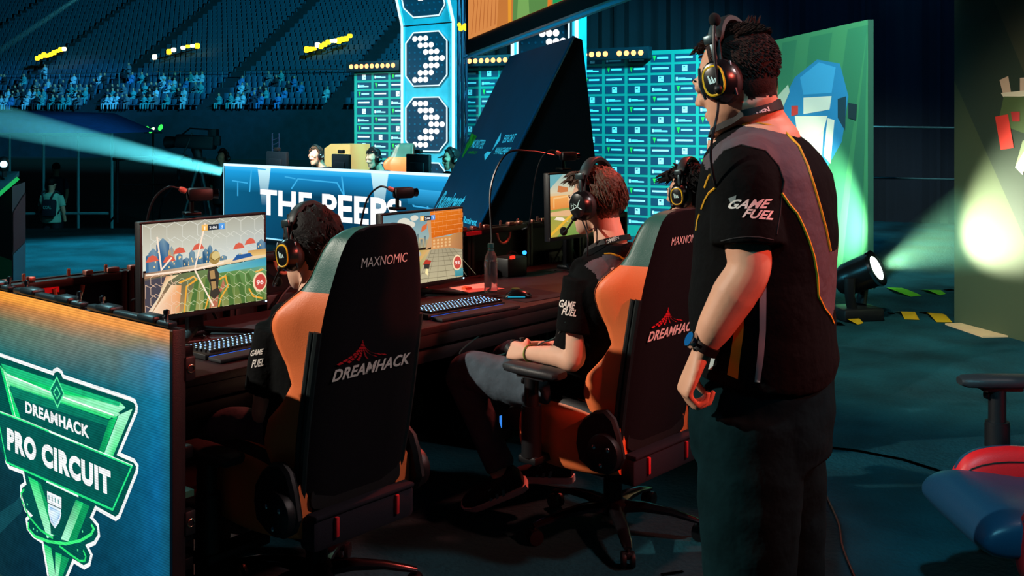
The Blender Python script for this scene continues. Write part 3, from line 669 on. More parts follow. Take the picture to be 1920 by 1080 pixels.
# ---------------------------------------------------------------- moving heads, beams, tape
def moving_head(lab, px, py, target, watts, colr, ang, rot=None, blend=.6):
    base = FL(px, py); t = thing('moving_head_light', lab, 'light', base, 0, None); sc = 1.0
    b = B(); b.box(base + UP * .05, (.34, .26, .10), rz(.2), bev=.02); b.build('base', black_plastic, t)
    c = base + UP * .34; d = (V(target) - c).normalized(); sd_ = d.cross(UP).normalized()
    b = B()
    for k in (-1, 1): b.tube([base + UP * .1 + sd_ * k * .1, base + UP * .2 + sd_ * k * .155, c + sd_ * k * .155], [.045, .04, .045], 10, flat=.7)
    b.build('yoke', black_plastic, t)
    b = B(); b.lathe([(.02, -.17), (.09, -.16), (.125, -.08), (.13, 0), (.135, .13), (.142, .15), (.142, .175), (.125, .175)], c, d, 24); hd = b.build('lamp_head', M('lamp_shell', '#14181c', .3, .3), t)
    b = B(); b.lathe([(.138, .150), (.146, .156), (.146, .178), (.13, .18)], c, d, 24, caps=False); b.build('lens_ring', chrome, hd)
    b = B(); b.lathe([(.0, .181), (.07, .179), (.124, .171)], c, d, 24, caps=False); b.build('lens', E('hot_lens', '#eafff2', 5), hd)
    s_ = spot('beam_lamp', c + d * .20, V(target), watts, colr, ang, blend, .05); return c, d
TGT = V((3.56, 7.70, .84))
c1, d1 = moving_head('moving head stage light glowing toward the right green panel', 1606, 598, TGT, 780, (.95, 1, .72), 54, blend=1)
moving_head('moving head stage light lighting the panel with the blue car', 1512, 566, W(1576, 395, 10.6), 1150, (.98, 1, .66), 56, blend=1)
def haze(name, lab, p, d, length, r0, ang, dens, colr=(1, 1, 1, 1), aniso=.25):
    """a shaft of stage haze that the lamp inside it lights up"""
    d = V(d).normalized(); b = B(); tn = math.tan(math.radians(ang / 2)); b.lathe([(r0, 0), (r0 + tn * length, length)], p, d, 40)
    m = bpy.data.materials.new(name); m.use_nodes = True; nt = m.node_tree; nt.nodes.clear(); o = nt.nodes.new('ShaderNodeOutputMaterial'); v = nt.nodes.new('ShaderNodeVolumeScatter')
    v.inputs['Color'].default_value = colr; v.inputs['Density'].default_value = dens; v.inputs['Anisotropy'].default_value = aniso; nt.links.new(v.outputs[0], o.inputs['Volume'])
    return tag(b.build(name, m, None, None), lab, 'haze', kind='stuff')
haze('haze_shaft', 'pale green shaft of haze rising from the moving head beside the right panel', c1 + d1 * .21, d1, .80, .14, 30, .07, (.35, 1, .8, 1))
bs = W(416, 322, 16.3); bd = (W(0, 226, 15.2) - bs).normalized()
haze('haze_shaft', 'wide cyan light shaft crossing the left side above the stage edge', bs, bd, 7.5, .10, 5.0, .32)
spot('beam_lamp', bs - bd * .9, bs + bd, 13000, (.12, .88, 1), 7.0, .25, .03)
p1 = W(170, -20, 21); bd2 = (W(-20, 108, 20) - p1).normalized()
haze('haze_shaft', 'thin faint cyan light shaft in the upper left corner', p1, bd2, 5.0, .05, .6, .25); spot('beam_lamp', p1 - bd2 * .6, p1 + bd2, 900, (.12, .88, 1), 4, .3, .03)
ty = M('yellow_tape', '#e8c62a', .6); tg = M('green_tape', '#6ad23c', .6)
def tape(P, m, lab, w=.045, lift=.004, grp=None, bump=.03):
    pts = [FL(*p) for p in P]; L = []; R_ = []; n = len(pts); b = B()
    for i, p in enumerate(pts):
        d = (pts[min(i + 1, n - 1)] - pts[max(i - 1, 0)]).normalized(); s = V((-d.y, d.x, 0)) * w; z = UP * (lift + (bump if 0 < i < n - 1 else 0)); L.append(b.bm.verts.new(p + s + z)); R_.append(b.bm.verts.new(p - s + z))
    fs = [b.face((L[i], L[i + 1], R_[i + 1], R_[i])) for i in range(n - 1)]
    bmesh.ops.solidify(b.bm, geom=b.bm.faces[:], thickness=.003)
    return tag(b.build('tape_strip', m), lab, 'tape', grp)
tape([(1572, 597), (1590, 599), (1600, 606), (1614, 608)], ty, 'curled yellow tape strip just right of the moving head base', .05)
tape([(1562, 605), (1573, 611)], ty, 'yellow tape scrap half hidden behind the standing man', .05)
tape([(1688, 585), (1702, 592), (1710, 600)], ty, 'bent yellow tape strip left of the other bent one by the right panel', .055)
tape([(1752, 588), (1758, 598), (1771, 605)], ty, 'bent yellow tape strip nearest the beige patch', .06)
tape([(1730, 586), (1742, 589)], ty, 'small yellow tape scrap between the two bent strips', .04)
tape([(1665, 588), (1676, 588)], M('pale_tape', '#c8a878', .6), 'tiny pale tape scrap right of the moving head', .03)
tape([(1676, 540), (1690, 551), (1718, 556)], tg, 'long curled green tape strip on the dark floor', .07)
tape([(1738, 544), (1752, 551), (1768, 553)], tg, 'curled green tape strip nearer the right panel edge', .06)
tape([(1775, 543), (1786, 545)], tg, 'green tape end at the foot of the right panel', .05)
tape([(1588, 545), (1592, 551)], tg, 'green tape scrap behind the moving head', .05)
b = B(); q = [FL(1772, 609), FL(1826, 607), FL(1903, 632), FL(1842, 633)]; b.prism(q, UP * .012); tag(b.build('beige_patch', M('beige_patch', '#d8b488', .7, var=.06)), 'flat beige patch lying on the floor against the right panel', 'board')  # thin flat beige shape on the carpet
b = B(); q = [FL(1903, 632), FL(1906, 632), FL(1980, 650), FL(1975, 650)]; b.prism(q, UP * .008); tag(b.build('floor_trim', M('pale_trim', '#9fb8a8', .6)), 'thin pale strip on the floor along the right panel', 'strip')
for P, w, lab in (([(1530, 838), (1600, 845), (1690, 862), (1760, 884)], .016, 'long pale painted light streak across the teal carpet right of the standing man'),): tape(P, M('painted_light_streak', '#4f9a9c', .8), lab, w, .004, None, 0)  # pale strip stands in for streaks of light on the carpet
tape([(1240, 1079), (1281, 1073)], M('pink_tape', '#e89aa0', .6), 'small pink tape scrap at the bottom edge of the frame', .008)
# ---------------------------------------------------------------- LED side panel with the tournament shield
def led_mat(name, st, stretch, amt):
    m = attr_emit(name, st); nt = m.node_tree; e = [n for n in nt.nodes if n.type == 'EMISSION'][0]; a = [n for n in nt.nodes if n.type == 'ATTRIBUTE'][0]
    tc = nt.nodes.new('ShaderNodeTexCoord'); mp = nt.nodes.new('ShaderNodeMapping'); mp.inputs['Scale'].default_value = stretch; mp.inputs['Rotation'].default_value = (0, .5, DESK_RZ)
    n = nt.nodes.new('ShaderNodeTexNoise'); n.inputs['Scale'].default_value = 3; n.inputs['Detail'].default_value = 5
    nt.links.new(tc.outputs['Object'], mp.inputs['Vector']); nt.links.new(mp.outputs[0], n.inputs['Vector'])
    r = nt.nodes.new('ShaderNodeMapRange'); r.inputs['From Min'].default_value = .3; r.inputs['From Max'].default_value = .7; r.inputs['To Min'].default_value = 1 - amt; r.inputs['To Max'].default_value = 1 + amt
    nt.links.new(n.outputs['Fac'], r.inputs['Value'])
    s = nt.nodes.new('ShaderNodeSeparateXYZ'); nt.links.new(tc.outputs['Object'], s.inputs[0])
    k = nt.nodes.new('ShaderNodeMath'); k.operation = 'MULTIPLY'; k.inputs[1].default_value = 2 * PI / .0078; nt.links.new(s.outputs['Z'], k.inputs[0])
    si = nt.nodes.new('ShaderNodeMath'); si.operation = 'SINE'; nt.links.new(k.outputs[0], si.inputs[0])
    m2 = nt.nodes.new('ShaderNodeMath'); m2.operation = 'MULTIPLY_ADD'; m2.inputs[1].default_value = .18; m2.inputs[2].default_value = .95; nt.links.new(si.outputs[0], m2.inputs[0])
    m3 = nt.nodes.new('ShaderNodeMath'); m3.operation = 'MULTIPLY'; nt.links.new(r.outputs[0], m3.inputs[0]); nt.links.new(m2.outputs[0], m3.inputs[1])
    m4 = nt.nodes.new('ShaderNodeMath'); m4.operation = 'MULTIPLY'; m4.inputs[1].default_value = st; nt.links.new(m3.outputs[0], m4.inputs[0]); nt.links.new(m4.outputs[0], e.inputs[1]); return m
HP = .98; AO, AI, SC, SB = -.24, -.19, .331, -1.15
t = thing('led_side_panel', 'big lit LED panel with a green tournament shield closing the near end of the desk', 'display', D(AO, 0))
for s0, s1 in ((SC, SC - .5), (SC - .5, SC - 1.0), (SC - 1.0, SB)):
    b = B(); b.box(D((AO + AI) / 2 + .003, (s0 + s1) / 2, HP / 2 - .001), (AI - AO - .006, abs(s1 - s0) - .002, HP - .004), Rd, bev=.004); cabn = b.build('cabinet', black_plastic, t)
    b = B(); m_ = (s0 + s1) / 2
    b.box(D(AI - .03, m_, HP + .008), (.03, abs(s1 - s0) - .04, .016), Rd, bev=.004)
    for ds in (-.12, .12): b.box(D(AI - .03, m_ + ds, HP + .016), (.05, .09, .02), Rd, bev=.008)
    b.build('top_rail', M('rail_graphite', '#1d3038', .35, .6), cabn)
    for ds in (-.2, .2):
        b = B(); p = D(AI - .02, m_ + ds * .9, HP); b.lathe([(.006, 0), (.006, .03), (.009, .031), (.009, .042), (.005, .045)], p, UP, 12); b.build('lock_pin', chrome, cabn)
b = B()
for z in (.90, .62, .38, .30, .12): b.box(D(AI + .012, SC - .02, z), (.03, .03, .05 if z > .8 else .035), Rd, bev=.004)
b.build('edge_latch', dark_metal, t)
for z in (.86, .42, .14):
    b = B(); b.box(D(AI + .012, SC - .012, z), (.034, .034, .07), Rd, bev=.005); lk = b.build('lock_plate', black_plastic, t)
    b = B(); c = D(AI + .012, SC + .006, z); b.tube([c + U * (.011 * math.cos(k * PI / 8)) + UP * (.011 * math.sin(k * PI / 8)) for k in range(17)], .0022, 6); b.build('lock_ring', M('brass_ring', '#b8937a', .25, 1), lk)
for z in (.35, .28, .24):
    b = B(); b.box(D(AI + .028, SC - .005, z), (.003, .004, .03), Rd); b.build('hinge_pin', M('copper_pin', '#d89a86', .3, .9), t)
b = B(); b.box(D(AI + .014, SC - .03, .50), (.03, .05, .018), Rd); b.build('green_tab', M('green_tab', '#1f5a48', .5), t)
Wd = SC - SB
pc = Pic(D(AO, SB) - U * .003, N * Wd, UP * HP, -U, .00025)
def pp(px, py):
    d = (W(px, py, 1) - cam.location); h = cam.location + d * ((D(AO - .003, 0) - cam.location).dot(U) / d.dot(U)); r = h - D(AO, SB); return r.dot(N) / Wd, h.z / HP
xs = [0, .28, .45, .62, .8, .9, .96, 1.0]
ct = ['#e08a30', '#f09a3a', '#f4a044', '#f4a04a', '#f09a4c', '#e8984e', '#e08a48', '#d88a50']
c1_ = ['#4a6a58', '#62705a', '#6a7864', '#70786a', '#60736c', '#4a7a8c', '#3a80a8', '#3f7a90']
c2_ = ['#0f5c60', '#126668', '#146468', '#16626c', '#166472', '#146a84', '#12749a', '#1a6a7c']
c3_ = ['#0c424a', '#0d464e', '#0c4450', '#0c4858', '#0b5066', '#0a5a7c', '#0c6290', '#125870']
c4_ = ['#0c3038', '#0a303a', '#083240', '#08394c', '#08445c', '#0a4e70', '#0b567c', '#0e4a60']
c5_ = ['#0a3034', '#0a2c38', '#07283a', '#062c44', '#063450', '#083c5c', '#083e60', '#0a3448']
ys = [(1.0, ct), (.978, ct), (.955, ['#a86a38', '#b8743c', '#c08048', '#c08450', '#a8805a', '#94805e', '#8a7a62', '#8a7860']), (.90, c1_), (.78, c2_), (.55, c3_), (.3, c4_), (0, c5_)]
for (ya, ca), (yb, cb_) in zip(ys[1:], ys[:-1]):
    for i in range(len(xs) - 1): pc.add([(xs[i], ya), (xs[i + 1], ya), (xs[i + 1], yb), (xs[i], yb)], [ca[i], ca[i + 1], cb_[i + 1], cb_[i]], False)
def g(P, c): pc.add([pp(*q) for q in P], c)
def ln(P, w, c, closed=False): pc.line([pp(*q) for q in P], w, c, closed, asp=HP / Wd)
# faint swooshes
g([(0, 1000), (40, 960), (60, 900), (30, 940), (0, 960)], '#10444e')
WL = '#f2f6f6'; DG = '#045049'; MG = '#0f9a5c'; BG = '#14d873'; PG = '#a8f8cc'
out1 = [(-40, 655), (0, 665), (100, 700), (101, 696), (108, 692), (116, 698), (119, 706), (245, 748), (253, 752), (257, 762), (256, 772), (223, 851), (252, 864), (258, 873), (257, 884), (224, 968), (217, 973), (180, 952), (172, 970),
        (184, 985), (186, 1004), (178, 1018), (164, 1024), (172, 1040), (168, 1058), (158, 1064), (138, 1052), (122, 1090), (106, 1130), (94, 1100), (80, 1016), (62, 1004), (52, 990), (50, 974), (58, 966), (48, 956), (40, 930), (40, 912), (48, 906), (44, 886), (18, 876), (12, 866), (-6, 780), (-40, 760)]
g(out1, DG); ln(out1, .0085, WL, True)
g([(-30, 672), (0, 677), (105, 712), (105, 745), (12, 714), (22, 796), (40, 790), (34, 776), (0, 690)], MG) if False else None
g([(2, 681), (226, 754), (236, 764), (205, 786), (18, 723)], [MG, BG, PG, BG, BG]); g([(2, 681), (226, 754), (224, 762), (14, 700)], '#1cb878')
g([(10, 700), (106, 738), (226, 776), (214, 784), (18, 724)], [PG, PG, PG, BG, BG])
g([(0, 684), (14, 700), (40, 786), (26, 786)], [BG, PG, BG, BG]); g([(14, 700), (20, 722), (52, 788), (40, 786)], [MG, MG, BG, MG])
g([(224, 778), (250, 766), (212, 858), (196, 852)], [PG, PG, BG, PG]); g([(205, 788), (222, 780), (195, 852), (184, 848)], [MG, BG, MG, MG])
g([(18, 724), (206, 788), (186, 848), (42, 788)], '#06564f'); g([(26, 744), (20, 722), (206, 788), (202, 798)], '#0a7a60')
ln([(14, 701), (105, 739), (215, 778)], .003, '#f0fff4'); ln([(10, 697), (31, 782)], .0025, '#f0fff4')
# diamond
g([(109, 705), (122, 738), (110, 764), (96, 731)], '#0a6a58'); ln([(109, 707), (122, 738), (110, 763), (96, 731)], .004, '#58f0a0', True); ln([(109, 725), (115, 738), (109.5, 748), (103, 735)], .003, '#58f0a0', True)
# banner
g([(0, 790), (-20, 782), (14, 866), (50, 884), (214, 958), (250, 872), (0, 771)], '#06564f')
ln([(-10, 768), (50, 790), (250, 873), (214, 955), (15, 866), (0, 790)], .0045, '#28e884'); ln([(-10, 766), (50, 788), (252, 872)], .002, '#d8ffe8'); ln([(90, 902), (150, 930)], .004, '#e8fff2'); ln([(95, 808), (150, 830)], .004, '#e8fff2')
def ptext(s, ll, lr, ul, c, bold):
    me = text_mesh(s, bold); xs_ = [v.co.x for v in me.vertices]; ys_ = [v.co.y for v in me.vertices]; a0, a1, b0, b1 = min(xs_), max(xs_), min(ys_), max(ys_)
    o = V((*pp(*ll), 0)); u = V((*pp(*lr), 0)) - o; v = V((*pp(*ul), 0)) - o; pc.k += 1
    for f in me.polygons: pc.add([tuple((o + u * ((me.vertices[i].co.x - a0) / (a1 - a0)) + v * ((me.vertices[i].co.y - b0) / (b1 - b0)))[:2]) for i in f.vertices], c, False)
    bpy.data.meshes.remove(me)
ptext('DREAMHACK', (51, 773), (171, 822), (50.5, 751), WL, .04); ptext('PRO CIRCUIT', (17, 842), (212, 930), (16, 800), WL, .06)
# V shaped lower shield, rings and small crest
g([(56, 892), (74, 902), (104, 1004), (92, 1008)], [BG, BG, PG, PG]); g([(74, 902), (80, 906), (112, 1000), (104, 1004)], MG)
g([(146, 936), (160, 942), (132, 1014), (118, 1010)], [MG, BG, PG, PG]); g([(160, 942), (172, 948), (148, 1010), (132, 1014)], MG)
g([(86, 1018), (100, 1026), (110, 1090), (102, 1110)], [BG, BG, PG, PG]); g([(108, 1034), (120, 1038), (112, 1090), (108, 1080)], [BG, BG, PG, PG]); g([(120, 1040), (134, 1046), (120, 1084), (112, 1092)], MG)
g([(100, 1000), (92, 880 + 24), (140, 930), (118, 1004)], '#065048')
ln([(50, 916), (44, 924), (46, 938), (58, 966), (80, 992), (104, 1008)], .005, '#28e070'); ln([(58, 978), (58, 990), (70, 1004), (96, 1014), (128, 1018), (156, 1012), (176, 1000), (181, 990), (176, 982)], .0065, '#3af07c'); ln([(116, 1022), (134, 1036), (154, 1050), (164, 1050), (166, 1042), (161, 1030)], .005, '#28e070')
for q in ((151, 1030), (160, 995), (68, 990), (75, 994), (57, 944)): x, y = pp(*q); pc.disc(x, y, .003, .004, '#58f0a0', 8)
g([(94, 919), (121, 931), (121, 952), (95, 940)], '#f0f6fa'); g([(96, 942), (120, 953), (121, 962), (117, 978), (109, 989), (101, 978), (96, 956)], '#dcecf8'); g([(99, 948), (118, 957), (118, 966), (109, 984), (102, 974), (99, 958)], ['#5aa8e0', '#bfe0f4', '#3a80d0', '#bfe0f4', '#3a80d0', '#e8f4fa'])
for i in range(4): g([(97 + i * 6, 926 + i * 2.6), (99 + i * 6, 927 + i * 2.6), (99 + i * 6, 936 + i * 2.6), (97.5 + i * 6, 935 + i * 2.6)], '#5f9a98')
pc.build('display_picture', led_mat('shield_glow', 1.12, (7, 7, 9), .16), t)

# ---------------------------------------------------------------- LED wall behind the desk, seen from its back
SR = -.86; t = thing('led_back_wall', 'low wall of dark LED cabinets seen from behind along the far side of the desk', 'display', D(1.5, SR))
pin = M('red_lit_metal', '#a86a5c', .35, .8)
cab_m = M('cabinet_graphite', '#1a1416', .5, .4)
for i in range(8):
    a0 = -.19 + i * .5; am = a0 + .25; b = B()
    b.box(D(am, SR - .05, HP / 2), (.498, .02, HP), Rd)
    for da in (-.235, .235): b.box(D(am + da, SR - .02, HP / 2), (.026, .05, HP - .004), Rd, bev=.004)
    for z in (.02, .50, HP - .02): b.box(D(am, SR - .02, z), (.45, .05, .03), Rd, bev=.004)
    cabn = b.build('cabinet', cab_m, t)
    b = B(); b.box(D(am, SR - .005, .72), (.20, .06, .16), Rd, bev=.01); b.box(D(am, SR - .005, .27), (.24, .05, .2), Rd, bev=.01)
    for k in range(5): b.box(D(am - .07 + k * .035, SR + .027, .74), (.012, .004, .05), Rd)
    b.build('power_box', black_plastic, cabn)
    b = B(); b.tube([D(am + .055 * math.cos(PI + k * PI / 10), SR + .02, HP - .035 + .06 * math.sin(PI + k * PI / 10)) for k in range(11)], .008, 8); b.build('handle', M('handle_tan', '#b07a5c', .4, .3), cabn)
    b = B()
    for da in (-.20, -.12, .1, .19): b.box(D(am + da + rnd.uniform(-.02, .02), SR - .015, HP + .006), (rnd.uniform(.02, .07), .03, .018), Rd, bev=.004)
    for da in (-.15, .02, .17): b.lathe([(.007, 0), (.007, .025), (.004, .028)], D(am + da, SR - .02, HP), UP, 10)
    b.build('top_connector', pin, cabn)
    b = B(); b.tube(smooth_path([D(am - .2, SR + .03, .3), D(am - .16, SR + .05, .62), D(am + .02, SR + .06, .84), D(am + .16, SR + .05, .66), D(am + .2, SR + .03, .4)]), .007, 6); b.build('power_cable', M('cable_black', '#0a0a0c', .5), cabn)
for a, z, c, m in ((1.15, .955, (.10, .012, .018), 'r'), (2.32, .96, (.12, .012, .02), 'r'), (-.02, .94, (.09, .012, .02), 'r')):
    b = B(); b.box(D(a, SR + .012, z), c, Rd); b.build('red_tag', M('red_tag', '#d01838', .5), t)
b = B(); b.box(D(.33, SR + .05, .74), (.02, .004, .14), Rd @ Matrix.Rotation(.25, 3, 'Y')); b.build('red_strap', M('red_strap', '#9a1a20', .7), t)

# ---------------------------------------------------------------- the desk
desk_m = M('desk_laminate', '#221015', .55, bump=(160, .12), var=.18, vscale=6)
t = thing('gaming_desk', 'long dark desk carrying the monitors and keyboards, lit dim red', 'desk', D(1.7, -.4))
b = B(); b.box(D(1.74, -.405, .725), (3.78, .81, .03), Rd, bev=.004); b.build('desk_top', desk_m, t)
b = B(); b.box(D(1.74, -.012, .685), (3.78, .02, .05), Rd, bev=.003); b.box(D(1.74, -.03, .62), (3.76, .02, .05), Rd, bev=.003); b.build('front_rail', M('desk_rail', '#181218', .6), t)
for a in (-.12, .95, 2.1, 3.4):
    for s in (-.12, -.74): b = B(); b.box(D(a, s, .355), (.05, .05, .71), Rd, bev=.004); b.build('leg', dark_metal, t)

# ---------------------------------------------------------------- monitors
scr = attr_emit('monitor_glow', 1.05)
def monitor(lab, a0, a1, z0, z1, paint, tilt=.02):
    am = (a0 + a1) / 2; s = -.507; w = a1 - a0; h = z1 - z0; Rt = Rd @ Matrix.Rotation(-tilt, 3, 'X'); zc = (z0 + z1) / 2
    t = thing('monitor', lab, 'monitor', D(am, s - .1, .74)); c = D(am, s, zc)
    fu = Rt @ V((1, 0, 0)); fn = Rt @ V((0, -1, 0)); fv = Rt @ V((0, 0, 1)); bz = .010
    b = B(); b.box(c - fn * .024 - fv * .006, (w + 2 * bz, .034, h + 2 * bz + .012), Rt, bev=.004); b.box(c - fn * .05, (w * .55, .03, h * .6), Rt, bev=.012); b.build('casing', black_plastic, t)
    b = B()
    for q, sz in ((fv * (h / 2 + bz / 2), (w + 2 * bz, .008, bz)), (-fv * (h / 2 + bz / 2 + .006), (w + 2 * bz, .008, bz + .012)), (fu * (w / 2 + bz / 2), (bz, .008, h)), (-fu * (w / 2 + bz / 2), (bz, .008, h))): b.box(c + q - fn * .006, sz, Rt, bev=.002)
    b.build('bezel', black_plastic, t)
    pc = Pic(c - fu * w / 2 - fv * h / 2 - fn * .004, fu * w, fv * h, fn, .00012); paint(pc); pc.build('screen_picture', scr, t)
    b = B(); nk = D(am, s - .085, 0); b.box(nk + UP * (.74 + zc - .02) / 2 + UP * .005, (.07, .03, zc - .76), Rd, bev=.008); b.build('stand_neck', dark_metal, t)
    b = B()
    for sg in (-1, 1): b.tube([nk + UP * .765, D(am + sg * .14, s + .06, .752), D(am + sg * .19, s + .10, .748)], [.022, .016, .008], 8, flat=.6)
    b.box(nk + UP * .752, (.10, .09, .022), Rd, bev=.008); b.build('stand_foot', dark_metal, t)
    b = B(); b.ell(c + fu * (w / 2 + .004) - fv * (h / 2 + .008) + fn * .0, (.004, .003, .004), n=8, m=6); b.build('power_light', E('power_led', '#bfe8ff', 3), t)
    return t
def hexes(pc, x0, x1, y0, y1, r, col, w=.004, asp=.61):
    y = y0; k = 0
    while y < y1:
        x = x0 + (k % 2) * r * .87
        while x < x1:
            P = [(x + r * .5 * math.cos(PI / 6 + i * PI / 3), y + r * .5 / asp * math.sin(PI / 6 + i * PI / 3)) for i in range(5)]
            P = [(min(max(a, 0), 1), min(max(c, 0), 1)) for a, c in P]; pc.line(P, w, col, asp=asp); x += r * .87
        y += r * .75 / asp; k += 1
def score(pc, x, y, sc):
    pc.rect(x - .095, y - .05, x - .045, y + .02, '#f0b050', '#f4c070'); pc.rect(x - .045, y - .05, x + .045, y + .015, '#30343c'); pc.rect(x + .045, y - .05, x + .095, y + .02, '#3f88d8', '#5aa0e4')
    pc.text('2:06', x - .034, y - .035, .066, .03, '#f6f6f6', bold=.02); pc.text('1', x - .078, y - .04, .012, .04, '#fff0d0'); pc.text('3', x + .06, y - .04, .02, .04, '#e8f4ff')
def boost(pc, x, y, num):
    pc.disc(x, y, .062, .115, '#f4d8b0'); pc.disc(x + .004, y, .05, .092, '#c84a40'); pc.text(num, x - .030, y - .03, .062, .055, '#ffe8e0', bold=.02)
def game_one(pc):
    q = random.Random(3)
    pc.add([(0, .5), (1, .5), (1, 1), (0, 1)], ['#dfe0d0', '#cfd8d8', '#a8a89a', '#b4ac98'])
    hexes(pc, 0, 1, .55, 1.0, .14, '#d8d8cc', .004)
    for x, w, h, c in ((.02, .10, .22, '#3a6488'), (.10, .10, .36, '#2f5f8a'), (.04, .07, .26, '#5f7f98'), (.19, .05, .26, '#c8a46a'), (.16, .1, .12, '#45708c'), (.25, .05, .18, '#4a7a98'), (.30, .06, .12, '#345e7c'), (.35, .05, .20, '#6a8898'), (.40, .06, .12, '#426c88'),
                       (.46, .05, .20, '#2c587a'), (.50, .04, .24, '#3a6888'), (.54, .05, .18, '#2f5f80'), (.60, .06, .10, '#5a7c90'), (.74, .06, .10, '#4a7490'), (.82, .08, .10, '#3f6c8c'), (.92, .08, .24, '#3a6a90')):
        pc.add([(x, .48), (x + w, .48), (x + w, .48 + h * .8), (x + w * .5, .48 + h), (x, .48 + h * .8)], [c, c, c, '#7a98a8', c])
        for k in range(3): xx = x + q.uniform(.1, .8) * w; yy = .5 + q.uniform(0, .6) * h; pc.rect(xx, yy, xx + .008, yy + .02, '#ffd890')
    for x, y in ((.06, .62), (.19, .60), (.27, .68), (.42, .70), (.76, .66), (.86, .70)): pc.add([(x - .05, y - .03), (x + .05, y - .02), (x + .03, y + .03), (x, y + .045), (x - .03, y + .025)], '#d8604a')
    pc.add([(0, .42), (.55, .46), (1, .50), (1, .56), (.6, .52), (0, .48)], ['#a87a5a', '#e8c8a0', '#e0c8a0', '#f0d8b0', '#f0e0c0', '#8a6a58'])
    pc.rect(.84, .53, 1, .60, '#e8c078', '#c89858'); pc.add([(.70, .50), (.88, .53), (.86, .57), (.74, .56)], '#2c5a98')
    pc.add([(0, 0), (1, 0), (1, .5), (.55, .44), (0, .42)], ['#c8906a', '#7a8a4a', '#5fa898', '#6a8a50', '#6a5a50'])
    pc.add([(.28, 0), (.98, 0), (1, .34), (.62, .40), (.40, .34)], ['#a8a060', '#5f7a3c', '#6f9a60', '#5f8a48', '#7a8a48'])
    for i in range(6): pc.add([(.34 + i * .11, 0), (.39 + i * .11, 0), (.42 + i * .085, .34), (.39 + i * .085, .34)], '#4f7238')
    pc.add([(.52, .38), (1, .40), (1, .49), (.6, .46)], ['#7ac0c0', '#4aa8b8', '#3f98b8', '#8ac8c0'])
    pc.add([(0, 0), (.03, 0), (.18, .36), (.26, .42), (.14, .42), (.0, .2)], ['#f0d0b0', '#f0e0c8', '#f4d8a8', '#f8e0b0', '#d88a60', '#7a4a48']); pc.add([(0, .02), (0, .40), (.16, .42), (.1, .2)], '#4a4650')
    pc.add([(.03, 0), (.26, 0), (.28, .3), (.20, .32)], ['#f4dcc0', '#e0a070', '#f0a060', '#f8d8b0'])
    for P in ([(.30, 0), (.32, .28), (.40, .34), (.38, .38), (.26, .33)], [(.47, 0), (.50, .14), (.58, .18), (.56, .30), (.64, .34), (.66, .22), (.60, .10), (.58, 0)], [(.84, .16), (.88, .06), (.96, .02)], [(.90, .34), (.97, .36)]): pc.line(P, .012, '#f0a838', asp=.61)
    pc.add([(.50, .0), (.57, 0), (.58, .14), (.64, .22), (.62, .32), (.60, .22), (.53, .12)], '#b86a50')
    hexes(pc, .28, 1, .02, .36, .11, '#c8d0a0', .003); hexes(pc, .0, .27, .06, .46, .09, '#f0c8a8', .003)
    for P in ([(.38, .46), (.47, .96)], [(.38, .46), (.53, .02)], [(0, .46), (.38, .46), (.62, .50)], [(.09, .86), (.12, .5), (.2, .62)]): pc.line(P, .012, '#ffe4cc', asp=.61)
    pc.disc(.545, .565, .046, .075, '#a8884a'); pc.disc(.555, .585, .034, .052, '#d8c080'); pc.line([(.51, .57), (.545, .53), (.585, .56)], .006, '#7a6030', asp=.61)
    pc.add([(.49, .44), (.55, .46), (.58, .38), (.57, .22), (.59, .16), (.54, .10), (.50, .14), (.51, .24), (.48, .36)], '#3f3830'); pc.add([(.50, .42), (.54, .43), (.555, .22), (.52, .2)], '#b08a58'); pc.rect(.505, .30, .555, .33, '#2a2420')
    score(pc, .535, .93, 0); boost(pc, .93, .22, '96')
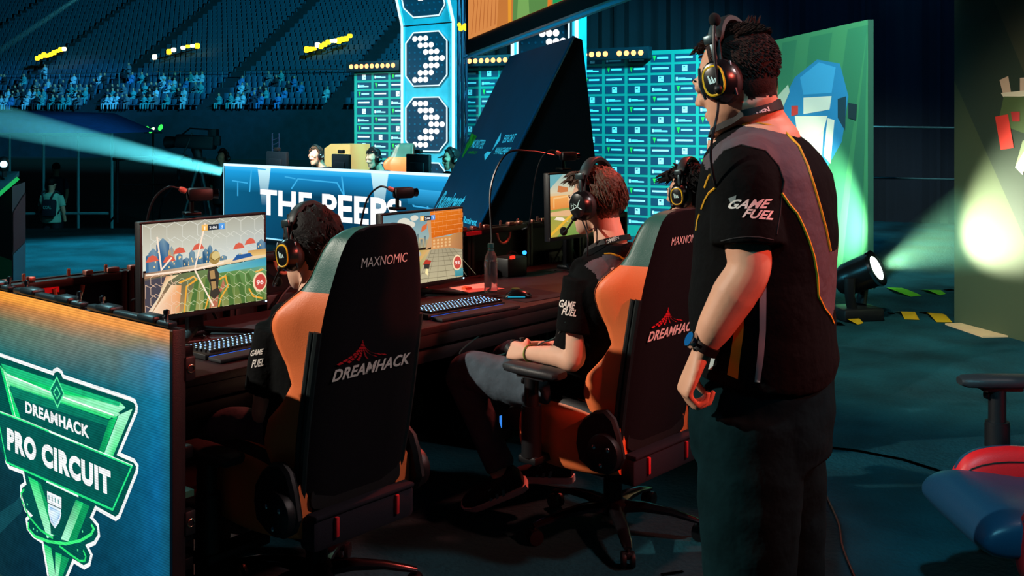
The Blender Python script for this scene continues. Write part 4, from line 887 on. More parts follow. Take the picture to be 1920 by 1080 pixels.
def game_two(pc):
    pc.rect(0, .5, 1, 1, '#a8b8ac', '#5f94a8')
    for x, y, r in ((.25, .88, .08), (.33, .84, .06), (.1, .8, .07), (.38, .93, .05)): pc.disc(x, y, r, r * .8, '#dcd8c8')
    pc.add([(0, .48), (.55, .5), (.56, .60), (.3, .70), (.15, .72), (0, .76)], ['#6a7a68', '#a89068', '#b8a078', '#c8c0a0', '#4a9aa0', '#3f98a0'])
    for i in range(8): pc.rect(.18 + i * .045, .5, .205 + i * .045, .62 + (i % 3) * .04, '#b0a888', '#54707a')
    pc.add([(.46, .72), (.53, .76), (.54, .84), (.47, .80)], '#d86a3a')
    pc.add([(0, 0), (1, 0), (1, .42), (.82, .46), (.56, .46), (.0, .50)], ['#c8b060', '#c8b890', '#a89878', '#b8a888', '#d8b078', '#8a9a48'])
    pc.add([(.10, .30), (.36, .20), (.55, .46), (.3, .48)], ['#9aa84a', '#e0b070', '#d8a868', '#7a9a50']); pc.add([(.32, .30), (.46, .40), (.44, .45), (.34, .40)], '#a8a8a0')
    pc.add([(.36, 0), (1, 0), (1, .40), (.82, .455), (.57, .455)], ['#c0b490', '#b8ac8a', '#a89c80', '#a09478', '#a89c80'])
    for i in range(7): pc.line([(.40 + i * .13, 0), (.59 + i * .045, .45)], .004, '#7a7058', asp=.61)
    for y in (.06, .14, .22, .29, .35, .40): pc.line([(.40 + y * .4, y), (1, y - .03)], .004, '#7a7058', asp=.61)
    pc.add([(.58, .455), (.82, .455), (1, .40), (1, .68), (.82, .62), (.58, .62)], ['#d89a60', '#c88a58', '#a87048', '#a8784a', '#d09050', '#d88a48'])
    for i in range(5):
        for j in range(3): pc.disc(.62 + i * .05, .49 + j * .045, .016, .018, '#e8b880', 6)
    pc.add([(.58, .62), (1, .66), (1, 1), (.57, 1)], ['#d86818', '#c85a14', '#d8701c', '#e87c20'])
    for y in (.70, .77, .84, .91, .97): pc.line([(.58, y), (1, y + .015)], .0035, '#f0a060', asp=.61)
    for i, y in enumerate((.66, .735, .805, .875, .94)):
        for k in range(4): x = .62 + k * .11 + (i % 2) * .05; pc.line([(x, y), (x, y + .07)], .0035, '#f0a060', asp=.61)
    pc.add([(.50, .47), (.58, .50), (.57, .98), (.52, .86), (.55, .66)], '#c89a70')
    for P, c in (([(.46, .26), (.55, .24), (.57, .30), (.50, .33)], '#b83a2a'), ([(.48, .20), (.54, .19), (.55, .26), (.48, .27)], '#3a3430')): pc.add(P, c)
    pc.add([(.49, .14), (.52, .10), (.53, .19), (.50, .20)], '#ffe8a8'); pc.rect(.88, .02, .99, .13, '#3a8a94', '#5aa0a4')
    score(pc, .53, .93, 0); boost(pc, .91, .22, '93')
def game_three(pc):
    pc.rect(0, .6, 1, 1, '#e8d0a8', '#9ab8b0'); pc.add([(0, .78), (.12, .9), (.22, 1), (0, 1)], '#6aa8b0')
    pc.add([(.12, .72), (.30, .68), (.30, .78), (.14, .82)], '#c87a48'); pc.add([(0, .64), (1, .68), (1, .74), (0, .70)], '#d8c098')
    pc.add([(0, .44), (1, .48), (1, .66), (0, .66)], ['#e08a40', '#d88038', '#e8a060', '#f0a858']); pc.line([(.06, .46), (.06, .62), (.3, .64), (.32, .48)], .016, '#f0c080', asp=.61)
    pc.add([(0, 0), (1, 0), (1, .48), (0, .44)], ['#b8a040', '#8a9a4a', '#a8a058', '#8a9a48']); pc.add([(0, .34), (.4, .30), (.36, .42), (0, .40)], '#e0b080'); pc.add([(.06, .28), (.3, .22), (.2, .3), (.1, .32)], '#f0e0c8')
    pc.line([(.0, .04), (.32, .30), (.6, .40)], .03, '#e8b038', asp=.61); pc.add([(.1, 0), (1, 0), (1, .36), (.4, .28)], ['#7a9a48', '#6a8a48', '#8a9a58', '#98a850'])
    score(pc, .53, .93, 0); boost(pc, .91, .2, '33')
monitor('lit monitor in front of the nearest seated player, goal net and ball on screen', .17, .704, .853, 1.19, game_one)
monitor('lit monitor with an orange brick wall on screen, partly behind the nearest chair back', 1.351, 1.867, .812, 1.14, game_two)
monitor('lit monitor partly hidden behind the head of the middle seated player', 2.56, 3.09, .94, 1.275, game_three)

# ---------------------------------------------------------------- keyboards, mice and small things on the desk
keyglow = E('key_glow', '#8ac0ff', 5.5); keyglow2 = E('key_glow_deep', '#1f6aff', 1.6)
def keyboard(lab, a, s, rot):
    p = D(a, s, .74); t = thing('keyboard', lab, 'keyboard', p, 0, None); R = Rd @ rz(rot)
    def q(x, y, z): return p + R @ V((x, y, z))
    b = B(); b.box(q(0, 0, .012), (.45, .16, .02), R, bev=.004); b.build('keyboard_base', black_plastic, t)
    keys, lit, und = B(), B(), B()
    for r in range(6):
        x = -.215 + r * .003; y = .062 - r * .0235 - (.006 if r else 0)
        while x < .212:
            if abs(x - .095) < .006 or abs(x - .152) < .006: x += .010; continue
            keys.box(q(x + .008, y, .026), (.0155, .018, .010), R); o = q(x + .005, y + .0005, .0316)
            lit.poly([o + R @ V((.003 + .0032 * math.cos(k * PI / 4), .003 + .0036 * math.sin(k * PI / 4), 0)) for k in range(8)]); x += .019
    keys.build('keycaps', black_plastic, t); lit.build('key_legends', keyglow, t, None)
    o = q(-.21, -.0815, .010); und.poly([o, o + R @ V((.42, 0, 0)), o + R @ V((.42, 0, .004)), o + R @ V((0, 0, .004))])
    und.build('edge_glow', keyglow2, t, None)
    b = B(); b.box(q(.01, -.125, .009), (.46, .075, .014), R, bev=.005); b.build('wrist_rest', M('rest_grey', '#1c1e22', .7), t)
    b = B(); b.tube(smooth_path([q(-.05, .08, .012), q(-.08, .16, .01), q(.0, .26, .008), q(-.06, .36, .008)]), .0028, 6); b.build('cable', M('cable_black', '#0a0a0c'), t)
keyboard('keyboard with blue-white lit keys beside the LED shield panel', .43, -.25, .0)
keyboard('keyboard with blue-white lit keys left of the water bottle', 1.46, -.17, -.08)
keyboard('keyboard with lit keys in front of the farthest monitor', 2.72, -.2, .0)
def mouse(lab, a, s, rot):
    p = D(a, s, .742); t = thing('computer_mouse', lab, 'mouse', p); R = Rd @ rz(rot); b = B()
    rings = []
    for y, w, h in ((-.062, .012, .010), (-.055, .026, .020), (-.03, .034, .034), (0, .033, .040), (.03, .030, .034), (.055, .027, .020), (.063, .018, .010)):
        rings.append([p + R @ V((w * math.cos(k * PI / 10), y, .002 + h * max(0, math.sin(k * PI / 10)) ** .7)) for k in range(11)] + [p + R @ V((-w * .9, y, .001)), p + R @ V((w * .9, y, .001))])
    b.loft(rings); b.build('mouse_shell', M('mouse_gloss', '#0c0c10', .25), t)
    b = B(); b.tube([p + R @ V((-.033, y, .010)) for y in (-.03, 0, .03, .05)], .003, 6); b.build('light_strip', E('mouse_cyan', '#2aa8c8', .8), t)
    b = B(); b.tube(smooth_path([p + R @ V((0, .063, .008)), p + R @ V((.03, .12, .006)), p + R @ V((-.02, .22, .006))]), .0022, 6); b.build('cable', M('cable_black', '#0a0a0c'), t)
b = B(); b.box(D(1.98, -.2, .7415), (.30, .30, .003), Rd @ rz(-.1), bev=.001); tag(b.build('mouse_mat', M('mat_black', '#120c10', .85)), 'thin black mouse mat at the front edge of the desk', 'mat')
mouse('glossy black mouse with a cyan edge on the mat below the water bottle', 1.885, -.17, .75)
b = B(); b.lathe([(.02, 0), (.021, .014), (.017, .016)], D(2.02, -.3, .742), UP, 16); tag(b.build('green_cap', M('green_cap', '#4a8a3a', .5)), 'small green bottle cap lying behind the black mouse', 'cap')
bp = D(1.936, -.385, .741); t = thing('water_bottle', 'clear plastic water bottle standing right of the orange brick screen', 'bottle', bp)
plastic = M('bottle_plastic', '#eaf6f8', .14, trans=.88, ior=1.25); prof = [(.022, .004), (.030, 0), (.0325, .008)]
for z in range(8): prof += [(.0325, .018 + z * .013), (.0312, .0245 + z * .013)]
prof += [(.0325, .124), (.033, .14), (.030, .165), (.020, .19), (.0125, .203), (.0125, .214)]
b = B(); b.lathe(prof, bp, UP, 28); b.build('bottle_body', plastic, t)
b = B(); b.lathe([(.0305, .004), (.0302, .132), (.0290, .150)], bp, UP, 24); b.build('water', M('water', '#e8d8dc', .02, trans=1, ior=1.33), t)
b = B(); b.lathe([(.0148, .211), (.0152, .213), (.0152, .231), (.0138, .234)], bp, UP, 20); b.build('bottle_cap', M('teal_cap', '#2f8a8c', .5), t)
b = B(); b.lathe([(.0150, .200), (.0150, .204)], bp, UP, 20); b.build('neck_ring', M('teal_cap', '#2f8a8c'), t)
def on_desk(px, py, z=.742): d = FPX * (EYE - z) / (py - HZ); return W(px, py, d)
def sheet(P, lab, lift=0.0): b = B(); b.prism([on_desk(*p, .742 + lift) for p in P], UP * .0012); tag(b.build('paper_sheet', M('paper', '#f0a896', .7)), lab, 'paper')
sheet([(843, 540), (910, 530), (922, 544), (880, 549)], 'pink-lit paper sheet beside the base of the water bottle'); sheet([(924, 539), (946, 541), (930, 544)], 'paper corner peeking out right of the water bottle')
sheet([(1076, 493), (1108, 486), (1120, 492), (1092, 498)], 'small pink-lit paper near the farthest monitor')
def webcam(lab, px, py, a, ztop, side=1):
    base = D(a, -.53, ztop + .012); t = thing('clip_camera', lab, 'camera', base); R = Rd @ rz(-.35); c = base + UP * .075
    b = B(); b.box(c + R @ V((.03, 0, 0)), (.095, .05, .05), R, bev=.012); b.build('camera_body', black_plastic, t)
    b = B(); b.lathe([(.018, 0), (.02, .02), (.017, .022)], c + R @ V((.078, 0, 0)), R @ V((1, 0, 0)), 16); b.build('lens', M('lens_gloss', '#060608', .1), t)
    b = B(); b.box(base + UP * .004, (.06, .07, .012), R, bev=.003); b.tube([base + UP * .01, c - UP * .02], .009, 8); b.build('clamp', dark_metal, t)
    b = B(); b.lathe([(.004, 0), (.011, .003), (.011, .02), (.007, .03)], c + R @ V((-.02, 0, .012)), R @ V((-1, 0, .5)), 12); b.build('plug', M('pink_plug', '#e08a78', .4), t)
    b = B(); b.tube(smooth_path([c + R @ V((-.045, 0, .025)), c + R @ V((-.09, 0, .03)), c + R @ V((-.14, .01, -.02)), c + R @ V((-.165, .03, -.14)), c + R @ V((-.18, .06, -.36)), c + R @ V((-.2, .1, -.40))]), .0045, 8); b.build('cable', M('cable_gloss', '#16181c', .3), t)
webcam('black clip camera on top of the nearest monitor', 330, 388, .385, 1.20)
webcam('black clip camera on top of the monitor showing the orange wall', 750, 378, 1.455, 1.15)
webcam('black clip camera on the farthest monitor behind the ramp edge', 1050, 310, 2.70, 1.285)
# cables and little lamps behind the bottle
cab = M('cable_black', '#0a0a0c'); 
def cord(P, r, lab, m=None): b = B(); b.tube(smooth_path(P), r, 6); return tag(b.build('cable', m or cab), lab, 'cable')
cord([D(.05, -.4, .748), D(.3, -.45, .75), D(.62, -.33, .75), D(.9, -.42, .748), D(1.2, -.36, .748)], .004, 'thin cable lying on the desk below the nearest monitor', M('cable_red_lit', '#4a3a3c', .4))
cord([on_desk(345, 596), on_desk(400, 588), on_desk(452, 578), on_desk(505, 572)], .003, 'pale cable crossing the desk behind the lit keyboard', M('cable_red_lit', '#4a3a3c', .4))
cord([D(2.28, SR + .1, .748), D(2.32, SR + .14, .9), D(2.36, SR + .10, 1.2), D(2.44, SR + .14, 1.385), D(2.55, SR + .22, 1.40), D(2.66, -.55, 1.375)], .006, 'tall looping black cable left of the farthest monitor', M('cable_gloss', '#16181c', .3))
t = thing('audio_box', 'small dark box with red and blue lamps below the farthest monitor', 'box', D(2.42, -.68, .741))
b = B(); b.box(D(2.42, -.68, .79), (.16, .12, .10), Rd, bev=.008); b.build('housing', black_plastic, t)
b = B(); b.box(D(2.37, -.615, .845), (.03, .012, .016), Rd); b.build('red_lamp', E('red_led', '#ff3020', 1.6), t)
b = B(); b.ell(D(2.47, -.615, .86), (.012, .01, .012), n=10, m=6); b.build('blue_lamp', E('blue_led', '#2a8aff', 3), t)
b = B(); b.lathe([(.01, 0), (.016, .004), (.014, .05), (.02, .055)], D(1.80, -.70, .742), UP, 12); tag(b.build('adapter_plug', M('tan_plug', '#c88a6c', .5)), 'tan plug adapter standing behind the water bottle', 'plug')
b = B(); b.prism([D(1.885, -.53, .742), D(1.93, -.55, .742), D(1.925, -.50, .742), D(1.89, -.50, .742)], UP * .012); tag(b.build('orange_tag', M('orange_tag', '#f0602a', .6)), 'small orange tag at the corner of the orange wall monitor', 'tag')
# computers under the desk
def tower(lab, a, s):
    p = D(a, s, 0); t = thing('computer_tower', lab, 'computer', p); b = B(); b.box(p + UP * .25, (.21, .42, .46), Rd, bev=.012); b.build('case', black_plastic, t)
    for x in (-.08, .08):
        for y in (-.16, .16): b = B(); b.lathe([(.02, 0), (.022, .022)], p + Rd @ V((x, y, 0)), UP, 10); b.build('foot', dark_metal, t)
    b = B(); b.box(p + Rd @ V((-.06, -.213, .43)), (.03, .006, .02), Rd); b.box(p + Rd @ V((.0, -.213, .12)), (.016, .006, .06), Rd); b.build('status_light', E('pc_blue', '#2f7ad8', 1.2), t)
    b = B(); b.box(p + Rd @ V((0, -.212, .25)), (.17, .006, .34), Rd, bev=.002); b.build('front_grille', M('grille_dark', '#0c1216', .4, .4), t)
tower('computer tower under the desk behind the nearest chair', 1.12, -.5)
tower('computer tower under the desk beyond the middle player knees', 1.95, -.55)
# ---------------------------------------------------------------- gaming chairs
def interp(tab, x):
    if x <= tab[0][0]: return tab[0][1:]
    for p, q in zip(tab, tab[1:]):
        if x <= q[0]:
            f = (x - p[0]) / (q[0] - p[0]); return tuple(a + (b_ - a) * f for a, b_ in zip(p[1:], q[1:]))
    return tab[-1][1:]
def sm(f): return f * f * (3 - 2 * f)
#        height  half back, half wing, wing reach
BACK = [(.372, .19, .20, .07), (.45, .20, .222, .11), (.52, .205, .240, .16), (.58, .208, .252, .19), (.65, .21, .25, .185), (.71, .21, .236, .14), (.77, .21, .228, .11), (.83, .209, .238, .135), (.89, .208, .258, .17),
        (.945, .206, .272, .19), (.985, .202, .270, .185), (1.02, .197, .245, .165), (1.055, .190, .215, .135), (1.09, .182, .198, .115), (1.14, .170, .185, .105), (1.18, .157, .172, .098), (1.215, .140, .155, .085), (1.235, .115, .128, .068), (1.243, .095, .105, .06), (1.247, .06, .07, .05)]
TILT = math.tan(math.radians(9.5))
def back_y(z): return -.205 - (z - .44) * TILT
def back_ring(z):
    hb, hw, fd = interp(BACK, z); y = back_y(z); half = [(0, y), (hb * .5, y), (hb * .86, y + .004), (hb, y + .018), (hb + (hw - hb) * .45, y + .018 + fd * .38), (hw * .985, y + fd * .78), (hw * .985, y + fd * .93), (hw * .94, y + fd), (hw * .82, y + fd * .98), (hw * .70, y + fd * .80), (hw * .58, y + fd * .58 + .02), (0, y + fd * .5 + .03)]
    pts = half + [(-x, yy) for x, yy in half[-2:0:-1]]
    return [V((x, yy, z)) for x, yy in pts]
def gaming_chair(label, cols, group=None, logos=True, arm_h=.655):
    wing_m, head_m, back_m, seat_m, trim_m = cols
    t = thing('gaming_chair', label, 'chair', group=group)
    zs = []
    z = .372
    while z < 1.215: zs.append(z); z += .02
    zs += [1.222, 1.229, 1.235, 1.240, 1.244, 1.247]
    if 1.055 not in zs: zs.append(1.0551); zs.sort()
    rings = [back_ring(z) for z in zs]; n = len(rings[0])
    def zone(sel, name, m, top=False):
        b = B(); vs = {}
        def vt(i, j):
            if (i, j) not in vs: vs[i, j] = b.bm.verts.new(rings[i][j % n])
            return vs[i, j]
        for i in range(len(zs) - 1):
            for j in range(n):
                if sel((zs[i] + zs[i + 1]) / 2, j): b.face((vt(i, j), vt(i, (j + 1) % n), vt(i + 1, (j + 1) % n), vt(i + 1, j)))
        if top:
            b.face([vt(len(zs) - 1, j) for j in range(n)])
        bmesh.ops.recalc_face_normals(b.bm, faces=b.bm.faces)
        cen = V((0, 0, 0)); o = b.build(name, m, t, 50, fix=False)
        for p in o.data.polygons: pass
        return o
    # fabric panel: ring segments 0..2 and the mirrored ones; sides 3..9; cushion 9..12
    fab = lambda j: j < 3 or j >= n - 3
    sideL = lambda j: n - 11 <= j < n - 3
    sideR = lambda j: 3 <= j < 11
    cush = lambda j: 11 <= j < n - 11 or j in (10, 11, n - 11, n - 12) and not sideL(j) and not sideR(j)
    zone(lambda z, j: fab(j), 'backrest', back_m, True)
    zone(lambda z, j: sideL(j) and z < 1.055, 'side_bolster', wing_m); zone(lambda z, j: sideR(j) and z < 1.055, 'side_bolster', wing_m)
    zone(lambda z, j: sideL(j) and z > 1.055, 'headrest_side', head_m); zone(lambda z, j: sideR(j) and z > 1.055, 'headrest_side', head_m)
    zone(lambda z, j: not fab(j) and not sideL(j) and not sideR(j), 'back_cushion', seat_m)
    for sx in (-1, 1):
        b = B(); P = []
        for z in [.40 + k * .02 for k in range(28)]: hb = interp(BACK, z)[0]; P.append(V((sx * (hb + .004), back_y(z) + .026, z)))
        b.tube(P, .013, 8, flat=1.0); P2 = [p + V((sx * .006, .018, 0)) for p in P]; b.tube(P2, .011, 8); b.build('side_trim', M('trim_black', '#0e1a1c', .5), t)
    for sx in (-1, 1):
        b = B()
        for jj, dz in ((6, 0),):
            P = [back_ring(z)[jj if sx > 0 else n - jj] + V((0, .001, 0)) for z in [.86 + k * .02 for k in range(18)]]
            b.tube(P, .0022, 5)
        b.build('stitched_seam', trim_m, t)
    if logos:
        wv = V((-1, 0, 0)); vv = V((0, -TILT, 1)).normalized(); nv = V((0, -1, -TILT)).normalized()
        def at(x, z): return V((x, back_y(z) - .0035, z))
        b = B(); text_flat(b, 'MAXNOMIC', at(-.094, 1.124), V((1, 0, 0)), vv, .19, .030, 0, 0, .0, nv); b.build('maker_lettering', white_ink, t, None)
        b = B(); text_flat(b, 'DREAMHACK', at(-.160, .783), V((1, 0, 0)), vv, .325, .038, 0, .25, .03, nv); b.build('event_lettering', white_ink, t, None)
        b = B()
        for k in range(6):                     # fan of dashed rays sweeping down from a peak, lowest ray flattest
            def bz(u): return ((1 - u) ** 2 * x0 + 2 * u * (1 - u) * x1 + u * u * x2, (1 - u) ** 2 * z0 + 2 * u * (1 - u) * z1 + u * u * z2)
            x0, z0 = -.055, .905; x1, z1 = -.050 + .002 * k, .846 + .002 * k; x2, z2 = .060 - .042 * k, .832
            for j in range(8):
                (xa, za), (xb, zb) = bz(.10 + j * .112), bz(.10 + j * .112 + .085); w = .0012 + .0048 * (.1 + j * .112)
                b.poly([at(xa - w, za + w * .5), at(xa + w, za - w * .5), at(xb + w, zb - w * .5), at(xb - w, zb + w * .5)])
        bmesh.ops.recalc_face_normals(b.bm, faces=b.bm.faces)
        b.build('event_emblem', red_ink, t, None)
    b = B(); b.box((0, back_y(.42) - .005, .325), (.42, .075, .105), bev=.018); b.box((0, back_y(.42) - .022, .378), (.41, .05, .015), bev=.006); lb = b.build('lower_cover', M('cover_fabric', '#26222a', .95, bump=(300, .3, .002), spec=.2), t)
    for x in (-.125, .125):
        b = B(); b.box((x, back_y(.42) - .046, .335), (.014, .014, .062), bev=.004); b.build('pull_tab', M('red_tab', '#d8242c', .6), lb)
    for sx in (-1, 1):
        b = B(); b.lathe([(.02, -.02), (.062, -.016), (.07, 0), (.066, .02), (.045, .028)], (sx * .274, -.165, .40), (sx, 0, 0), 22); hg = b.build('recline_hinge', black_plastic, t)
        for dy, dz in ((.03, .02), (-.03, .02), (0, -.04)): b = B(); b.ell((sx * .302, -.165 + dy, .40 + dz), (.006, .009, .009), n=10, m=6); b.build('bolt', chrome, hg)
    for sx in (-1, 1):
        b = B(); R_ = []
        for x, k in ((.236, .62), (.250, .70), (.262, .70), (.272, .64)):
            R_.append([V((sx * x, -.125 + k * yy, .43 + k * zz_)) for yy, zz_ in ((-.16, -.06), (-.13, .06), (-.10, .13), (-.05, .165), (.02, .15), (.09, .10), (.13, .04), (.14, -.04), (.12, -.12), (.04, -.16), (-.06, -.16), (-.13, -.12))])
        b.loft(R_); b.build('side_shade_plate', M('shade_plate_black', '#0d0e11', .6), t)  # dark plate put in for the shadow around the recline hinge
    # seat
    def se(a, p): return math.copysign(abs(math.cos(a)) ** p, math.cos(a)), math.copysign(abs(math.sin(a)) ** p, math.sin(a))
    def dense(tab, k=4):
        n_ = len(tab[0]); P = [tab[0]] + tab + [tab[-1]]; out = []
        for i in range(1, len(P) - 2):
            for j in range(k):
                t_ = j / k; out.append(tuple(.5 * (2 * P[i][q] + (P[i + 1][q] - P[i - 1][q]) * t_ + (2 * P[i - 1][q] - 5 * P[i][q] + 4 * P[i + 1][q] - P[i + 2][q]) * t_ * t_ + (3 * P[i][q] - P[i - 1][q] - 3 * P[i + 1][q] + P[i + 2][q]) * t_ ** 3) for q in range(n_)))
        return out + [tab[-1]]
    b = B(); R_ = []
    for y, h, w, lo in dense([(-.20, .462, .185, .38), (-.1, .468, .19, .37), (.05, .478, .20, .365), (.18, .492, .225, .36), (.27, .496, .235, .36), (.325, .480, .232, .372), (.352, .45, .222, .395), (.360, .425, .20, .41)]):
        R_.append([V((w * cx_, y, (h + lo) / 2 + (h - lo) / 2 * sy_)) for cx_, sy_ in [se(2 * PI * k / 32, .5) for k in range(32)]])
    b.loft(R_); b.build('seat_cushion', seat_m, t)
    for sx in (-1, 1):
        b = B(); R_ = []
        for y, h, x0, x1, lo in dense([(-.19, .48, .175, .235, .31), (-.08, .53, .168, .252, .29), (.05, .552, .165, .266, .285), (.15, .548, .165, .268, .29), (.215, .525, .17, .265, .30), (.25, .48, .18, .255, .325), (.262, .43, .195, .24, .36)]):
            c = (x0 + x1) / 2; rx = (x1 - x0) / 2; cz = (h + lo) / 2; rz_ = (h - lo) / 2
            R_.append([V((sx * (c + rx * cx_), y, cz + rz_ * sy_)) for cx_, sy_ in [se(2 * PI * k / 28, .7) for k in range(28)]])
        b.loft(R_); o_ = b.build('seat_bolster', [wing_m, seat_m], t)
        for p_ in o_.data.polygons:
            if p_.normal.z > .45 and p_.center.x * sx > .217: p_.material_index = 1
        b = B(); b.tube([R_[k][11 if sx > 0 else 11] + V((0, 0, .0005)) for k in range(0, len(R_), 2)], .0024, 5); b.build('seat_seam', trim_m, t)
    # armrests
    for sx in (-1, 1):
        ax = sx * .315; b = B(); b.tube([(ax, .14, .335), (ax, .14, arm_h - .14)], .038, 14); b.tube([(ax, .14, arm_h - .16), (ax, .14, arm_h - .03)], .027, 14); b.box((ax * .72, .14, .325), (abs(ax) * .75, .085, .03), bev=.008); b.lathe([(.036, 0), (.036, .012)], (ax, .14, arm_h - .145), UP, 14)
        ar = b.build('armrest', black_plastic, t)
        b = B(); R_ = []
        for y, w, h in [(q_[0] + .04, q_[1], q_[2]) for q_ in ((-.045, .028, .012), (-.03, .042, .018), (.06, .046, .019), (.15, .045, .019), (.205, .038, .017), (.222, .024, .011))]:
            R_.append([V((ax + w * (abs(math.cos(a)) ** .6) * (1 if math.cos(a) > 0 else -1), y, arm_h - .004 + h * (abs(math.sin(a)) ** .7) * (1 if math.sin(a) > 0 else -1))) for a in [2 * PI * k / 20 for k in range(20)]])
        b.loft(R_); b.box((ax, .13, arm_h - .027), (.05, .13, .014), bev=.005); b.build('armrest_pad', M('pad_rubber', '#22262a', .5, bump=(120, .1)), ar)
        b = B(); b.box((ax, .175, arm_h - .05), (.024, .014, .02), bev=.004); b.build('armrest_button', dark_metal, ar)
    b = B(); b.box((0, .02, .272), (.30, .26, .035), bev=.01); b.box((0, .0, .24), (.11, .16, .05), bev=.012); b.tube([(.08, .02, .25), (.29, .02, .255)], .007, 8); b.box((.30, .02, .255), (.06, .03, .01), bev=.004); b.build('tilt_mechanism', dark_metal, t)
    b = B(); b.lathe([(.024, .14), (.024, .23)], (0, 0, 0), UP, 16); b.lathe([(.036, .09), (.036, .20), (.032, .205)], (0, 0, 0), UP, 16); b.build('gas_lift', M('lift_black', '#0c0d10', .3, .5), t)
    b = B(); b.lathe([(.03, .065), (.055, .075), (.058, .115), (.04, .128)], (0, 0, 0), UP, 20); sb = b.build('star_base', black_plastic, t)
    for k in range(5):
        a = k * 2 * PI / 5 + .16; d = V((math.cos(a), math.sin(a), 0)); s = V((-d.y, d.x, 0)); R_ = []
        for r, z, w, h in ((.04, .10, .030, .024), (.12, .105, .026, .018), (.22, .095, .022, .013), (.30, .076, .019, .010), (.33, .068, .014, .008)):
            R_.append([d * r + UP * z + s * (w * x) + UP * (h * y) for x, y in ((1, -.6), (1, .2), (.6, .85), (0, 1), (-.6, .85), (-1, .2), (-1, -.6))])
        b = B(); b.loft(R_); b.build('leg', M('leg_gloss', '#3c3a40', .2, .9), sb)
        c = d * .325; b = B()
        for w in (-.016, .016): b.lathe([(.012, -.008), (.028, -.007), (.029, 0), (.028, .007), (.012, .008)], c + s * w + UP * .029, s, 18)
        b.tube([c + UP * .029, c + UP * .066], .008, 8); b.box(c + UP * .045, (.036, .036, .02), rz(a), bev=.006); b.build('caster', M('caster_black', '#111215', .35), sb)
    return t
CH_RZ = math.atan2(-N.y, -N.x) - PI / 2
seam = M('seam_dark', '#5a2a14', .7); seam2 = M('seam_dark_two', '#0a1614', .7)
cush_m = M('cushion_black', '#121012', .6, bump=(200, .2, .002))
HUB1, HUB2 = V((-.64, 3.46, 0)), V((.385, 4.03, 0))
chair1 = gaming_chair('black and orange gaming chair nearest the LED shield panel, occupied', (leather_orange, leather_black, fabric_black, cush_m, seam))
chair1.location = HUB1; chair1.rotation_euler = (0, 0, CH_RZ)
chair2 = copy_tree(chair1, HUB2, CH_RZ - .02, 'black and orange gaming chair of the middle seated player, beside the standing man')
for o_ in kids(chair1):
    if o_.name.startswith('star_base'): o_.rotation_euler = (0, 0, .43)
    if o_.name.startswith('armrest'): o_.location.z -= .12
H3 = D(2.62, .34); chair3 = copy_tree(chair1, H3, CH_RZ, 'black and orange gaming chair of the farthest seated player, behind the standing man')
chair4 = gaming_chair('empty navy and red gaming chair cut by the right edge of the frame', (M('red_leather', '#e01a20', .45, bump=(260, .25, .002)), M('navy_leather', '#0e2a40', .4), fabric_black, M('navy_seat', '#123852', .38, bump=(220, .2, .002)), seam2), None, True, .735)
for o_ in kids(chair4):
    if o_.name.startswith('armrest'): o_.location.y -= .065
chair4.location = (1.635, 3.08, .0); chair4.rotation_euler = (0, 0, PI / 2)
# chair of the opposing team, seen past its player
p = PDp(737, 1.45, 0); chair5 = copy_tree(chair1, p, math.atan2(pn.y, pn.x) - PI / 2 + .15, 'far gaming chair with dark green back showing behind the opposing player with headset')
# ---------------------------------------------------------------- people
skin = M('skin', '#d8a184', .5, bump=(180, .12, .002), var=.08, vscale=14, spec=.35)
skin_pale = M('skin_pale', '#e0b096', .5, bump=(180, .12, .002), var=.06, vscale=14, spec=.35)
shirt_black = M('jersey_black', '#08090a', .9, bump=(24, .5, .012), var=.1, vscale=20, spec=.12)
shirt_grey = M('jersey_grey', '#544a50', .85, bump=(24, .5, .012), var=.08, vscale=20, spec=.25)
trouser_m = M('trousers_dark', '#081f23', .95, bump=(14, .6, .015), var=.18, vscale=14, spec=.06)
denim = M('denim_dark', '#46525c', .9, bump=(16, .6, .015), var=.2, vscale=18, spec=.2)
hair_black = M('hair_black', '#0b0a0c', .7, bump=(120, .5, .005), var=.3, vscale=60, spec=.25)
hair_brown = M('hair_brown', '#4a3222', .55, bump=(90, .8, .01), var=.35, vscale=60)
hair_short = M('hair_short', '#2c1814', .75, bump=(220, .5, .003), var=.3, vscale=120, spec=.2)
piping_m = M('yellow_piping', '#e8a820', .6)
sole_m = M('shoe_sole', '#f2ebe4', .7); shoe_m = M('shoe_black', '#121316', .7)
def frame(fwd, up=(0, 0, 1)):
    f = V(fwd).normalized(); u = V(up); r = f.cross(u).normalized(); u = r.cross(f); return Matrix((r, f, u)).transposed()   # x right, y forward, z up
def ering(c, R, a, b_, n=24, p=2.0):
    out = []
    for k in range(n):
        t = 2 * PI * k / n; cx_, sy = math.cos(t), math.sin(t); e = 2 / p
        out.append(V(c) + R @ V((a * (abs(cx_) ** e) * (1 if cx_ >= 0 else -1), b_ * (abs(sy) ** e) * (1 if sy >= 0 else -1), 0)))
    return out
